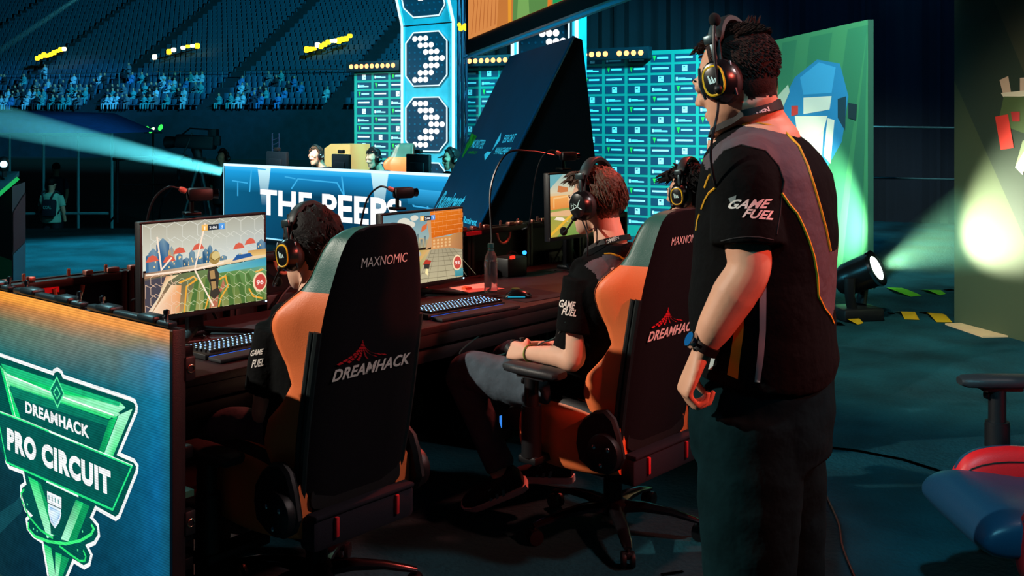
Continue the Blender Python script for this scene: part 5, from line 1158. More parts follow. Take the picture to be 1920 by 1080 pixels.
def head_lumps(b, c, R, s=1.0):
    """c = middle of the head; x right, y face, z up"""
    def P(x, y, z): return V(c) + R @ (V((x, y, z)) * s)
    def el(x, y, z, rx, ry, rz_, rot=None): b.ell(P(x, y, z), (rx * s, ry * s, rz_ * s), R @ rot if rot else R, n=22, m=14)
    el(0, -.012, .040, .074, .094, .082); el(0, .030, .015, .066, .062, .080); el(0, -.03, -.005, .064, .070, .070)
    rings = []
    for z, w, d, y in ((-.118, .018, .016, .066), (-.112, .028, .026, .062), (-.098, .040, .042, .050), (-.075, .052, .058, .034), (-.045, .060, .070, .018), (-.01, .064, .078, .010), (.03, .066, .080, .008)):
        rings.append(ering(P(0, y, z), R, w * s, d * s, 22, 2.3))
    b.loft(rings)
    el(0, .090, .022, .050, .014, .014); el(0, .084, -.026, .046, .018, .020)                          # brow, cheeks
    b.loft([ering(P(0, .094, .018), R, .007 * s, .006 * s, 12), ering(P(0, .104, -.004), R, .010 * s, .010 * s, 12), ering(P(0, .113, -.024), R, .014 * s, .013 * s, 12), ering(P(0, .104, -.034), R, .016 * s, .010 * s, 12)])
    el(0, .118, -.024, .009, .009, .009)
    for k in (-1, 1): el(k * .012, .106, -.030, .007, .009, .007)
    el(0, .092, -.060, .022, .011, .0065); el(0, .091, -.071, .019, .011, .007); el(0, .082, -.100, .020, .018, .014)
    for k in (-1, 1):
        el(k * .076, -.008, -.004, .010, .018, .032, Matrix.Rotation(-.15, 3, 'X')); el(k * .048, .070, .004, .018, .020, .016)
def neck_lump(b, c, R, base, s=1.0, r=.056):
    top = V(c) + R @ (V((0, -.028, -.03)) * s); b.tube([top, top + (V(base) - top) * .5, V(base), V(base) + (V(base) - top).normalized() * .06], [r, r * 1.0, r * 1.15, r * 1.5], 18)
def hand_lumps(b, wrist, fwd, palm, thumb_left, s=1.0, curl=(.5, .6, .7, .8), spread=.08, thumb_curl=.5):
    """fwd: towards the fingers, palm: normal out of the palm; unequal jointed fingers and a thumb from the side of the palm"""
    f = V(fwd).normalized(); p = V(palm); p = (p - f * p.dot(f)).normalized(); sd = f.cross(p) * (1 if thumb_left else -1); w = V(wrist)
    sec = [(-.02, .026, .021), (.0, .027, .020), (.03, .036, .017), (.06, .041, .0155), (.085, .040, .0135), (.094, .036, .010)]
    b.loft([[w + f * (x * s) + sd * (a * s * math.cos(t)) + p * (h * s * math.sin(t)) for t in [2 * PI * k / 18 for k in range(18)]] for x, a, h in sec])
    L = (.042, .047, .044, .034)
    for i in range(4):
        o = w + f * (.086 * s) + sd * ((.030 - i * .020) * s); d = (f + sd * (spread * (1.5 - i) * .5)).normalized(); q = o; r = (.0092, .0096, .0091, .0080)[i] * s; ang = 0
        for j, k in enumerate((1, .66, .52)):
            ang += curl[i] * (1.0, 1.15, .75)[j]; dd = (d * math.cos(ang) + p * math.sin(ang)).normalized(); e = q + dd * (L[i] * k * s); b.cap(q, e, r * (1 - .08 * j), r * (.95 - .1 * j), 10); q = e
    o = w + f * (.022 * s) + sd * (.030 * s) + p * (.006 * s); d = (f * .62 + sd * .62 + p * .35).normalized(); q = o
    for j, (k, r) in enumerate(((.040, .0125), (.034, .0105), (.026, .0092))):
        a = thumb_curl * j * .5; dd = (d * math.cos(a) + (p * .8 - sd * .5).normalized() * math.sin(a)).normalized(); e = q + dd * (k * s); b.cap(q, e, r * s, r * .92 * s, 10); q = e
def limb(b, pts, radii, n=18): b.tube(smooth_path(pts, 5), [radii[min(int(i / 5), len(radii) - 2)] + (radii[min(int(i / 5), len(radii) - 2) + 1] - radii[min(int(i / 5), len(radii) - 2)]) * ((i % 5) / 5 if i < 5 * (len(radii) - 1) else 1) for i in range(5 * (len(pts) - 1) + 1)], n)
def mesh_obj(name, me, mats, parent=None): return link(name, me, mats, parent, None)
def hair_cap(b, c, R, s, grow=1.08, front=.06, low=-.05, seed=0, rough=.004, back=1.58):
    """close cap of hair over the skull, open at the face; front = how far forward it reaches, low = nape"""
    r = random.Random(seed); C0 = V(c) + R @ (V((0, -.012, .040)) * s); n, m = 40, 20; rings = []
    for j in range(m + 1):
        th = PI * .5 * j / m * back; row = []
        for k in range(n):
            ph = 2 * PI * k / n; d = V((math.sin(th) * math.cos(ph), math.sin(th) * math.sin(ph), math.cos(th)))
            # pull the hairline up at the face
            face = max(0, math.sin(ph)); lim = (.58 if face > .25 else 1.48) if True else 0
            lim = back - (back - front) * sm(min(1, max(0, (math.sin(ph) - .05) / .55)))
            th2 = min(th, PI * .5 * lim); d = V((math.sin(th2) * math.cos(ph), math.sin(th2) * math.sin(ph), math.cos(th2)))
            rr_ = V((.076 * d.x, .100 * d.y, .086 * d.z)) * (grow + (rough / .08) * noise.noise(V((d.x * 9 + seed, d.y * 9, d.z * 9))))
            row.append(C0 + R @ (rr_ * s))
        rings.append(row)
    top = b.bm.verts.new(C0 + R @ (V((0, 0, .086 * grow)) * s)); rs = [[b.bm.verts.new(p) for p in row] for row in rings[1:]]
    for k in range(n): b.face((top, rs[0][k], rs[0][(k + 1) % n]))
    for a, q in zip(rs, rs[1:]):
        for k in range(n): b.face((a[k], q[k], q[(k + 1) % n], a[(k + 1) % n]))
    inner = [[b.bm.verts.new(C0 + (v.co - C0) * .90) for v in row] for row in (rs[-1],)][0]
    for k in range(n): b.face((rs[-1][k], inner[k], inner[(k + 1) % n], rs[-1][(k + 1) % n]))
    return C0
def nape(o, c, R, s, mat, low=-.062):
    o.data.materials.append(mat); Ri = R.transposed(); c = V(c)
    for p in o.data.polygons:
        q = p.center - c
        if q.length < .2 * s:
            q = (Ri @ q) / s
            if q.y < -.035 - .25 * max(0, -.03 - q.z) and q.z > low + .004 * noise.noise(q * 90): p.material_index = 1
def tuft(b, p, d, l, r, bend, n=5):
    p, d, bend = V(p), V(d).normalized(), V(bend); pts = [p + d * (l * t) + bend * (t * t) for t in (0, .35, .7, 1)]; b.tube(pts, [r, r * .85, r * .5, r * .08], n)
def headset(label, c, R, s, kind, boom=None):
    """kind: 'ring' big round cups with a yellow ring, 'oval' plain cups with white mark; boom = list of local points"""
    t = thing('headset', label, 'headset', c); k_up = .118
    def P(x, y, z): return V(c) + R @ (V((x, y, z)) * s)
    b = B(); w = .096
    arcp = [P(w * math.cos(a) * (1.0 if abs(math.cos(a)) < .9 else .98), -.012, .018 + (k_up + .012) * math.sin(a)) for a in [PI * k / 24 for k in range(25)]]
    sec = []
    for i, q in enumerate(arcp):
        tg_ = (arcp[min(i + 1, 24)] - arcp[max(i - 1, 0)]).normalized(); fy = R @ V((0, 1, 0)); o = tg_.cross(fy)
        hw = (.019 if 4 < i < 20 else .012) * s; th = (.009 if 4 < i < 20 else .004) * s; sec.append([q + fy * (hw * x) + o * (th * y) for x, y in ((1, .6), (.7, 1), (-.7, 1), (-1, .6), (-1, -.6), (-.7, -1), (.7, -1), (1, -.6))])
    b.loft(sec); b.build('headband', M('headband_black', '#1a2426', .5), t)
    for sx in (-1, 1):
        ax = R @ V((sx, 0, 0)); o = P(sx * .078, -.008, -.008)
        b = B()
        b.loft([ering_t(o + ax * (h * s), R, sx, a_ * s, b_ * s) for h, a_, b_ in ((-.006, .038, .044), (-.004, .046, .052), (.012, .047, .053), (.020, .043, .049))]); b.build('ear_cushion', M('cushion_dark', '#17181c', .6), t)
        b = B(); b.loft([ering_t(o + ax * (h * s), R, sx, a_ * s, b_ * s) for h, a_, b_ in ((.018, .040, .046), (.020, .045, .052), (.034, .042, .049), (.046, .034, .041), (.050, .020, .026))]); cup = b.build('ear_cup', M('cup_gloss', '#101316', .25), t)
        if kind == 'ring':
            b = B(); b.tube([o + ax * (.047 * s) + R @ V((0, q.x, q.y)) for q in [V((.026 * s * math.copysign(abs(math.cos(a)) ** .75, math.cos(a)), .033 * s * math.copysign(abs(math.sin(a)) ** .75, math.sin(a)))) for a in [2 * PI * k / 32 for k in range(33)]]], .0030 * s, 6); b.build('yellow_ring', M('ring_yellow', '#f0c020', .4), cup)
            b = B(); q = o + ax * (.0515 * s)
            for k, (y0, y1, z1) in enumerate(((-.012, -.006, .004), (-.005, .002, .009), (.003, .010, .014))): b.poly([q + R @ (V((0, yy, zz_)) * s) for yy, zz_ in ((y0, -.006), (y1, -.006), (y1 + .002, z1), (y1 - .001, z1 + .001))])
            b.build('maker_mark', M('mark_white', '#c8e8e8', .5), cup, None)
            for Q_ in ([P(sx * .095, -.042, .03), P(sx * .106, -.044, -.01), P(sx * .099, -.042, -.05)], [P(sx * .10, .035, .035), P(sx * .112, .036, -.005), P(sx * .104, .034, -.04)]): b = B(); b.tube(Q_, .0035 * s, 6); b.build('cup_bracket', M('bracket_grey', '#4a5860', .3, .8), t)
        else:
            b = B(); q = o + ax * (.0515 * s); z = lambda y, h: q + R @ (V((0, y * (-sx if False else 1), h)) * s)
            f = -1 if sx < 0 else 1
            for L_ in ([(-.022, .010), (-.020, .010), (-.020, -.006), (-.022, -.006)], [(-.013, .010), (-.011, .010), (-.011, -.006), (-.013, -.006)], [(-.021, .003), (-.012, .003), (-.012, .001), (-.021, .001)], [(-.010, .006), (-.006, .006), (.024, -.014), (.016, -.013)], [(.014, .020), (.018, .020), (.006, -.004), (-.026, -.016), (-.026, -.013), (.002, -.002)]):
                b.poly([z(f * -x * -1 if False else -x * f * -1, y) for x, y in L_]) if False else b.poly([z(-x, y) if sx < 0 else z(x, y) for x, y in L_])
            b.build('maker_mark', M('mark_white', '#e8f0f0', .5), cup, None)
        b = B(); b.box(P(sx * .098, -.010, .058), (.006 * s, .012 * s, .05 * s), R, bev=.002); b.box(P(sx * .099, -.010, .092), (.012 * s, .034 * s, .022 * s), R, bev=.004); b.build('slider', M('slider_grey', '#3c4c50', .3, .6), t)
    if boom:
        b = B(); pts = smooth_path([P(*q) for q in boom]); b.tube(pts, .0038 * s, 7); b.ell(pts[0], (.011 * s,) * 3, n=12, m=8); bm_ = b.build('microphone_arm', M('boom_black', '#0c0d10', .5), t)
        b = B(); b.ell(pts[-1], (.014 * s, .014 * s, .016 * s), R, n=14, m=10); b.build('microphone_foam', M('foam_black', '#08080a', 1), bm_)
    return t
def ering_t(c, R, sx, a, b_, n=26): return [V(c) + R @ V((0, a * math.cos(2 * PI * k / n), b_ * math.sin(2 * PI * k / n))) for k in range(n)]
def shoe(parent, ankle, toe_dir, roll=(0, 0, 1), stripes=False, name='shoe'):
    f = V(toe_dir).normalized(); R = frame(f, roll); o = V(ankle)
    b = B()
    def rg(y, w, z0, z1): return [o + R @ V((w * math.copysign(abs(math.cos(t)) ** .7, math.cos(t)), y, (z0 + z1) / 2 + (z1 - z0) / 2 * math.copysign(abs(math.sin(t)) ** .7, math.sin(t)))) for t in [2 * PI * k / 18 for k in range(18)]]
    b.loft([rg(-.075, .022, -.065, -.01), rg(-.06, .034, -.072, .02), (rg(-.01, .039, -.074, .025)), rg(.05, .042, -.074, -.005), rg(.11, .046, -.074, -.022), rg(.16, .043, -.072, -.035), rg(.19, .028, -.07, -.045), rg(.198, .014, -.068, -.052)])
    s = b.build(name, shoe_m, parent)
    b = B()
    L = [(-.08, .024), (-.06, .037), (0, .041), (.06, .044), (.12, .049), (.165, .045), (.197, .029), (.207, .012)]
    out = [(w, y) for y, w in L] + [(-w, y) for y, w in reversed(L)]
    b.prism([o + R @ V((x, y, -.088)) for x, y in out], R @ V((0, 0, .026))); b.build('sole', sole_m, s)
    if stripes:
        b = B()
        for sx in (-1, 1):
            for k in range(3): y = .01 + k * .028; b.poly([o + R @ V((sx * .0435, y, -.062)), o + R @ V((sx * .0445, y + .012, -.062)), o + R @ V((sx * .036, y - .006, -.012)), o + R @ V((sx * .035, y - .018, -.012))])
        b.build('stripes', M('shoe_stripe', '#5fa0a8', .6), s, None)
    return s
def eyes(parent, c, R, s):
    b = B()
    for k in (-1, 1): b.ell(V(c) + R @ (V((k * .032, .086, .002)) * s), (.011 * s,) * 3, n=12, m=8)
    b.build('eye', M('eye_white', '#e8e4e0', .2), parent)
    b = B()
    for k in (-1, 1): b.tube([V(c) + R @ (V((k * x, y, z)) * s) for x, y, z in ((.014, .102, .022), (.032, .099, .028), (.05, .084, .022))], [.003 * s, .0035 * s, .002 * s], 6, flat=1.2)
    b.build('eyebrow', hair_black, parent)

# ================= standing man
MF = V((-.88, .475, 0)).normalized(); ML = V((-MF.y, MF.x, 0))                     # facing, his left (towards the camera)
MZ = 2.66
def mp(px, py, dl=0.0): return W(px, py, MZ) + ML * dl * 1.0                          # photo point at his depth, pushed along his left
def torso_ring(px0, px1, py, w, th=math.radians(15), n=36, p=2.3, dpx=0):
    c = W((px0 + px1) / 2 + dpx, py, MZ); e = (px1 - px0) / 2 / FPX * MZ; d = math.sqrt(max(.0025, e * e - (w * math.sin(th)) ** 2)) / math.cos(th)
    return [c + MF * (d * math.copysign(abs(math.cos(t)) ** (2 / p), math.cos(t))) + ML * (w * math.copysign(abs(math.sin(t)) ** (2 / p), math.sin(t))) for t in [2 * PI * k / n for k in range(n)]]
HF = V((-.76, .63, -.27)).normalized(); HR = frame(HF, (0.03, 0, 1)); HC = W(1381, 152, 2.64); HS = 1.02
nb = W(1418, 226, 2.66)
def ms(px, py, l): return W(px, py, MZ + ML.y * l)          # photo point, l metres to his left of his middle
sh_l = ms(1398, 322, .17); el_l = ms(1404, 505, .22); wr_l = ms(1318, 652, .20)
b = B(); head_lumps(b, HC, HR, HS); neck_lump(b, HC, HR, nb, HS, .064)
T = [(1330, 1500, 262, .12), (1330, 1530, 300, .17), (1325, 1545, 360, .18), (1322, 1552, 450, .185), (1312, 1545, 560, .185), (1312, 1540, 680, .175), (1320, 1540, 760, .165)]
b.loft([torso_ring(*q) for q in T])
b.ell(W(1425, 262, MZ), (.10, .10, .07), n=20, m=12)
def arm(sh, el, wr, k=1.0):
    u = (V(wr) - V(el)).normalized(); limb(b, [sh, V(sh) + (V(el) - V(sh)) * .35, V(sh) + (V(el) - V(sh)) * .75, el, V(el) + u * .07, V(el) + u * .16, wr], [.070 * k, .064 * k, .056 * k, .052 * k, .054 * k, .043 * k, .029 * k])
arm(sh_l, el_l, wr_l, .98)
sh_r = sh_l - ML * .36; el_r = el_l - ML * .45; wr_r = wr_l - ML * .42; arm(sh_r, el_r, wr_r, .98)
hd_f = (ms(1288, 722, .20) - ms(1318, 652, .20)).normalized()
hand_lumps(b, wr_l + hd_f * .02, hd_f + ML * .03, (-ML * .55 + MF * -.80), False, 1.06, (1.0, 1.05, 1.1, 1.15), .02, .9)
hand_lumps(b, wr_r, V((-.2, .1, -1)), ML, True, 1.05, (.5, .55, .6, .65), .05, .5)
# hips and legs (inside the trousers)
def leg(side, px_k, px_a):
    hp = W(1428, 770, MZ) + ML * side * .10; kn = W(px_k, 1075, MZ) + ML * side * .12; an = V((W(px_a, 1000, MZ).x, MZ, .10)) + ML * side * .13
    limb(b, [hp, hp + (kn - hp) * .5, kn, kn + (an - kn) * .35, an], [.095, .085, .062, .058, .042]); return hp, kn, an
lg = leg(1, 1428, 1436); rg_ = leg(-1, 1446, 1452)
man = mesh_obj('person', fuse(b, .0055, 3), skin, None)
tag(man, 'standing man in black and grey jersey with headset, watching the seated players', 'person'); eyes(man, HC, HR, HS)
# hair: cropped cap plus short tufts on top
b = B(); c0 = hair_cap(b, HC, HR, HS, 1.06, .44, -.05, 3, .002); r = random.Random(5)
for i in range(2600):
    a, th = r.uniform(0, 2 * PI), math.acos(r.uniform(-.62, 1)); d = V((math.sin(th) * math.cos(a), math.sin(th) * math.sin(a), math.cos(th)))
    if d.y > .22 and d.z < .66: continue
    p = c0 + HR @ (V((.076 * d.x, .1 * d.y, .086 * d.z)) * 1.045 * HS); out = (HR @ d).normalized(); top = d.z > .55; L = r.uniform(.014, .026) if top else r.uniform(.006, .010)
    tuft(b, p, out * .35 + HR @ V((r.uniform(-.2, .2), .7 if d.y > .1 else -.6, -.5 if not top else .05)), L, .0036 if top else .0028, HR @ V((0, 0, -.002)), 4)
for i in range(26): tuft(b, c0 + HR @ (V((r.uniform(-.025, .025), -.055 + r.uniform(-.018, .015), .076)) * HS), HR @ V((r.uniform(-.3, .3), -.35, 1)), r.uniform(.018, .032), .0035, HR @ V((0, -.006, 0)), 4)
for i in range(45): tuft(b, c0 + HR @ (V((r.uniform(-.052, .052), .080 + r.uniform(-.012, .006), .045 + r.uniform(-.004, .018))) * HS), HR @ V((r.uniform(-.2, .2), 1, .30)), r.uniform(.010, .018), .0036, HR @ V((0, 0, -.006)), 4)
b.build('hair', hair_short, man); nape(man, HC, HR, HS, hair_short)
# jersey
b = B()
TS = [(1376, 1466, 226, .070), (1358, 1482, 244, .095), (1338, 1512, 266, .155), (1325, 1536, 292, .195), (1318, 1556, 325, .212), (1312, 1564, 370, .216), (1307, 1566, 430, .216), (1302, 1562, 500, .216), (1297, 1560, 560, .216), (1300, 1562, 620, .214), (1308, 1566, 665, .212), (1318, 1560, 700, .210)]
tr = [torso_ring(*q) for q in TS]
for ring in tr[-2:]:
    for i, v in enumerate(ring): ring[i] = v + UP * (.012 * V(v - W(1438, 690, MZ)).dot(MF) / .17)
b.loft(tr)
sl = (el_l - sh_l).normalized(); hem = ms(1402, 460, .205)
b.tube(smooth_path([sh_l - ML * .10 + UP * .015, sh_l, sh_l + (hem - sh_l) * .5, hem]), [.078 + .0006 * i for i in range(19)], 24)
hem_r = sh_r + (el_r - sh_r) * .72; b.tube(smooth_path([sh_r + ML * .08, sh_r, sh_r + (hem_r - sh_r) * .5, hem_r]), [.078 + .0006 * i for i in range(19)], 24)
me = fuse(b, .006, 8); 
NR = [v.normal.copy() for v in me.vertices]
for v in me.vertices:          # soft folds of the loose jersey
    z = v.co.z; k = .5 + .5 * min(1, max(0, (1.35 - z) / .3)); v.co += NR[v.index] * (.0045 * k * noise.noise(V((v.co.x * 6, v.co.y * 6, z * 14))) + .006 * k * noise.noise(V((v.co.x * 4, v.co.y * 4, z * 5 + 7))))
tree = bvh(me)
# grey side panels of the jersey: between the two piping lines, on both sides of the body
up_px = [(1392, 234), (1412, 229), (1445, 236), (1472, 248), (1497, 274), (1514, 312), (1526, 350), (1538, 392), (1548, 430), (1556, 470)]
lo_px = [(1465, 362), (1480, 384), (1494, 400), (1506, 425), (1516, 450), (1526, 482), (1532, 520), (1534, 555), (1545, 578), (1556, 592), (1562, 606)]
axis = W(1436, 400, MZ)
grey_px = [(1400, 232), (1412, 229), (1445, 236), (1472, 248), (1497, 274), (1514, 312), (1526, 350), (1538, 392), (1548, 430), (1556, 470), (1590, 480), (1590, 606), (1562, 606), (1556, 592), (1545, 578), (1534, 555), (1532, 520), (1526, 482), (1516, 450), (1506, 425), (1494, 400), (1480, 384), (1466, 362), (1470, 340), (1460, 312), (1435, 283), (1390, 272), (1355, 284), (1325, 320), (1316, 300), (1345, 270)]
def inside(P, x, y):
    k = False
    for (x0, y0), (x1, y1) in zip(P, P[1:] + P[:1]):
        if (y0 > y) != (y1 > y) and x < (x1 - x0) * (y - y0) / (y1 - y0) + x0: k = not k
    return k
for p in me.polygons:          # the far half of the jersey mirrors the near half
    c = V(p.center); l = (c - axis).dot(ML)
    if l < 0: c = c - ML * (2 * l)
    p.material_index = 1 if inside(grey_px, 960 + c.x / c.y * FPX, HZ - (c.z - EYE) / c.y * FPX) else 0
jersey = mesh_obj('jersey', me, [shirt_black, shirt_grey], man)
proj_line('piping', up_px, tree, .0036, piping_m, jersey); proj_line('piping', lo_px, tree, .0036, piping_m, jersey)
proj_line('piping', [(1316, 392), (1322, 376), (1330, 362), (1342, 352)], tree, .0032, piping_m, jersey); proj_line('piping', [(1312, 402), (1308, 414), (1306, 432)], tree, .0032, piping_m, jersey)
proj_line('piping', [(1322, 352), (1326, 340), (1332, 328)], tree, .0032, piping_m, jersey)
proj_line('sleeve_seam', [(1356, 284), (1390, 272), (1435, 283), (1460, 312), (1470, 340), (1466, 362), (1462, 400), (1456, 440)], tree, .0022, M('seam_black', '#0b0c0d', .8), jersey)
b = B(); proj_strip(b, [(1424, 480), (1424, 560), (1424, 620), (1420, 670), (1415, 716)], [(1436, 470), (1437, 560), (1436, 620), (1432, 670), (1425, 717)], tree); b.build('grey_stripe', M('stripe_grey', '#a8a0a0', .7), jersey, None)
b = B(); proj_strip(b, [(1384, 590), (1376, 625), (1370, 665), (1364, 702)], [(1396, 575), (1394, 625), (1388, 668), (1384, 711)], tree); b.build('yellow_stripe', M('stripe_yellow', '#e89a20', .7, bump=(20, .5, .01)), jersey, None)
b = B(); proj_strip(b, [(1344, 645), (1334, 672), (1329, 692)], [(1350, 640), (1342, 670), (1336, 693)], tree); b.build('grey_stripe', M('stripe_pale', '#b8d0d0', .7), jersey, None)
proj_text('sleeve_lettering', 'GAME', [(1364, 392), (1441, 391), (1371, 374)], tree, white_ink, jersey, .3, .03); proj_text('sleeve_lettering', 'FUEL', [(1391, 408), (1448, 413), (1396, 391)], tree, white_ink, jersey, .3, .03)
b = B(); proj_strip(b, [(1366, 372), (1370, 380)], [(1381, 366), (1378, 382)], tree); b.build('sleeve_emblem', M('emblem_grey', '#7a8484', .7), jersey, None)
proj_text('back_lettering', 'DIGNITAS', [(1493, 248), (1519, 251), (1493, 239)], tree, M('orange_print', '#f0921e', .6), jersey, 0, .02)
b = B()
hn = (hem - (sh_l + (hem - sh_l) * .5)).normalized()
def hoop(tree_, pix, r, m, nm): proj_line(nm, pix, tree_, r, m, jersey)
hoop(tree, [(1352, 452), (1375, 447), (1400, 444), (1425, 445), (1450, 450)], .0016, M('hem_line', '#26282a', .8), 'sleeve_hem')
# trousers
b = B()
b.loft([torso_ring(*q) for q in ((1304, 1558, 690, .185), (1298, 1558, 740, .19), (1296, 1556, 800, .19), (1300, 1550, 850, .185))])
for side, (hp, kn, an), sx in ((1, lg, -6), (-1, rg_, 10)):
    pts = [hp + UP * .02, hp + (kn - hp) * .5, kn, kn + (an - kn) * .5, an - UP * .02]; limb(b, pts, [.125, .125, .104, .096, .092], 22)
me = fuse(b, .010, 5)
NR = [v.normal.copy() for v in me.vertices]
for v in me.vertices: v.co += NR[v.index] * (.006 * noise.noise(v.co * 9) + .004 * noise.noise(V((v.co.x * 8, v.co.y * 8, v.co.z * 22))))
tr_o = mesh_obj('trousers', me, trouser_m, man)
for an, k in ((lg[2], 1), (rg_[2], -1)): shoe(man, an + UP * -.012, MF + ML * .15 * k)
# headset, lanyard, watch
hs_m = headset('black headset with yellow trimmed cups on the standing man', HC, HR, 1.06, 'ring', [(-.128, -.016, -.03), (-.131, -.028, .05), (-.124, -.036, .10), (-.115, -.040, .128)])
def local(c, R, x, y, z): return V(c) + R @ V((x, y, z))
cordm = M('cable_gloss', '#16181c', .3)
b = B(); b.tube(smooth_path([local(HC, HR, -.12, .0, -.06), W(1345, 215, 2.46), W(1335, 262, 2.44), W(1333, 300, 2.44), W(1341, 345, 2.46), W(1352, 372, 2.5)]), .0032, 6); b.build('cable', cordm, hs_m)
man_t = bvh(man.data); b = B()
tm = thing('lanyard', 'black lanyard with white lettering around the neck of the standing man', 'lanyard', nb)
neck_ax = nb; ringp = []
for k in range(40):
    a = 2 * PI * k / 40; d = (MF * math.cos(a) + ML * math.sin(a)); f = math.cos(a)
    zc_ = nb.z + .020 - .055 * max(0, f) + .022 * max(0, -f); o = V((nb.x, nb.y, zc_)) + MF * .012; h = man_t.ray_cast(o + d * .4, -d, .5); h2 = tree.ray_cast(o + d * .4, -d, .5)
    r_ = max([(q[0] - o).length for q in (h, h2) if q and q[0]] or [.075]); ringp.append(o + d * (min(r_, .125) + .004))
rings_ = []
for k in range(40):
    p = ringp[k]; tg_ = (ringp[(k + 1) % 40] - ringp[k - 1]).normalized(); o = (p - V((nb.x, nb.y, p.z))).normalized(); w_ = (UP - tg_ * UP.dot(tg_)).normalized(); w_ = (w_ + o * -.35).normalized(); rings_.append([p + w_ * .013 + o * .001, p + w_ * .013 - o * .001, p - w_ * .013 - o * .001, p - w_ * .013 + o * .001])
b.loft(rings_ + [rings_[0]], caps=False); lan = b.build('strap', M('strap_black', '#0a0a0c', .7), tm)
lt = bvh(lan.data); proj_text('lettering', 'OMEN', [(1412, 225), (1444, 209), (1408, 216)], lt, white_ink, lan, 0, .03, .001); 
wd = (wr_l - el_l).normalized(); wt = thing('wristwatch', 'dark strapped wristwatch with blue glossy dial on the standing man', 'watch', wr_l)
wc = wr_l - wd * .004; b = B(); b.tube([wc - wd * .011, wc - wd * .010, wc + wd * .010, wc + wd * .011], [.034, .0365, .0365, .034], 24); b.build('strap', M('watch_strap', '#0e0d10', .5), wt)
wf = (MF * .80 + ML * .60); wf = (wf - wd * wf.dot(wd)).normalized(); b = B(); b.lathe([(.018, .030), (.0205, .033), (.0205, .041), (.018, .043)], wc, wf, 24); b.build('watch_case', chrome, wt)
b = B(); b.lathe([(.0, .0436), (.0175, .0432)], wc, wf, 24, caps=False); b.build('dial', M('dial_blue', '#1a6ab0', .08, .2, spec=1), wt)
b = B(); b.tube([wc + wf * .037 + wf.cross(wd) * .020, wc + wf * .037 + wf.cross(wd) * .027], .004, 8); b.build('crown', chrome, wt)
cord([FL(*q) + UP * .006 for q in ((1500, 790), (1524, 835), (1532, 885), (1548, 930), (1572, 985), (1580, 1030), (1604, 1090))], .0055, 'thin black cable lying on the floor beside the legs of the standing man')
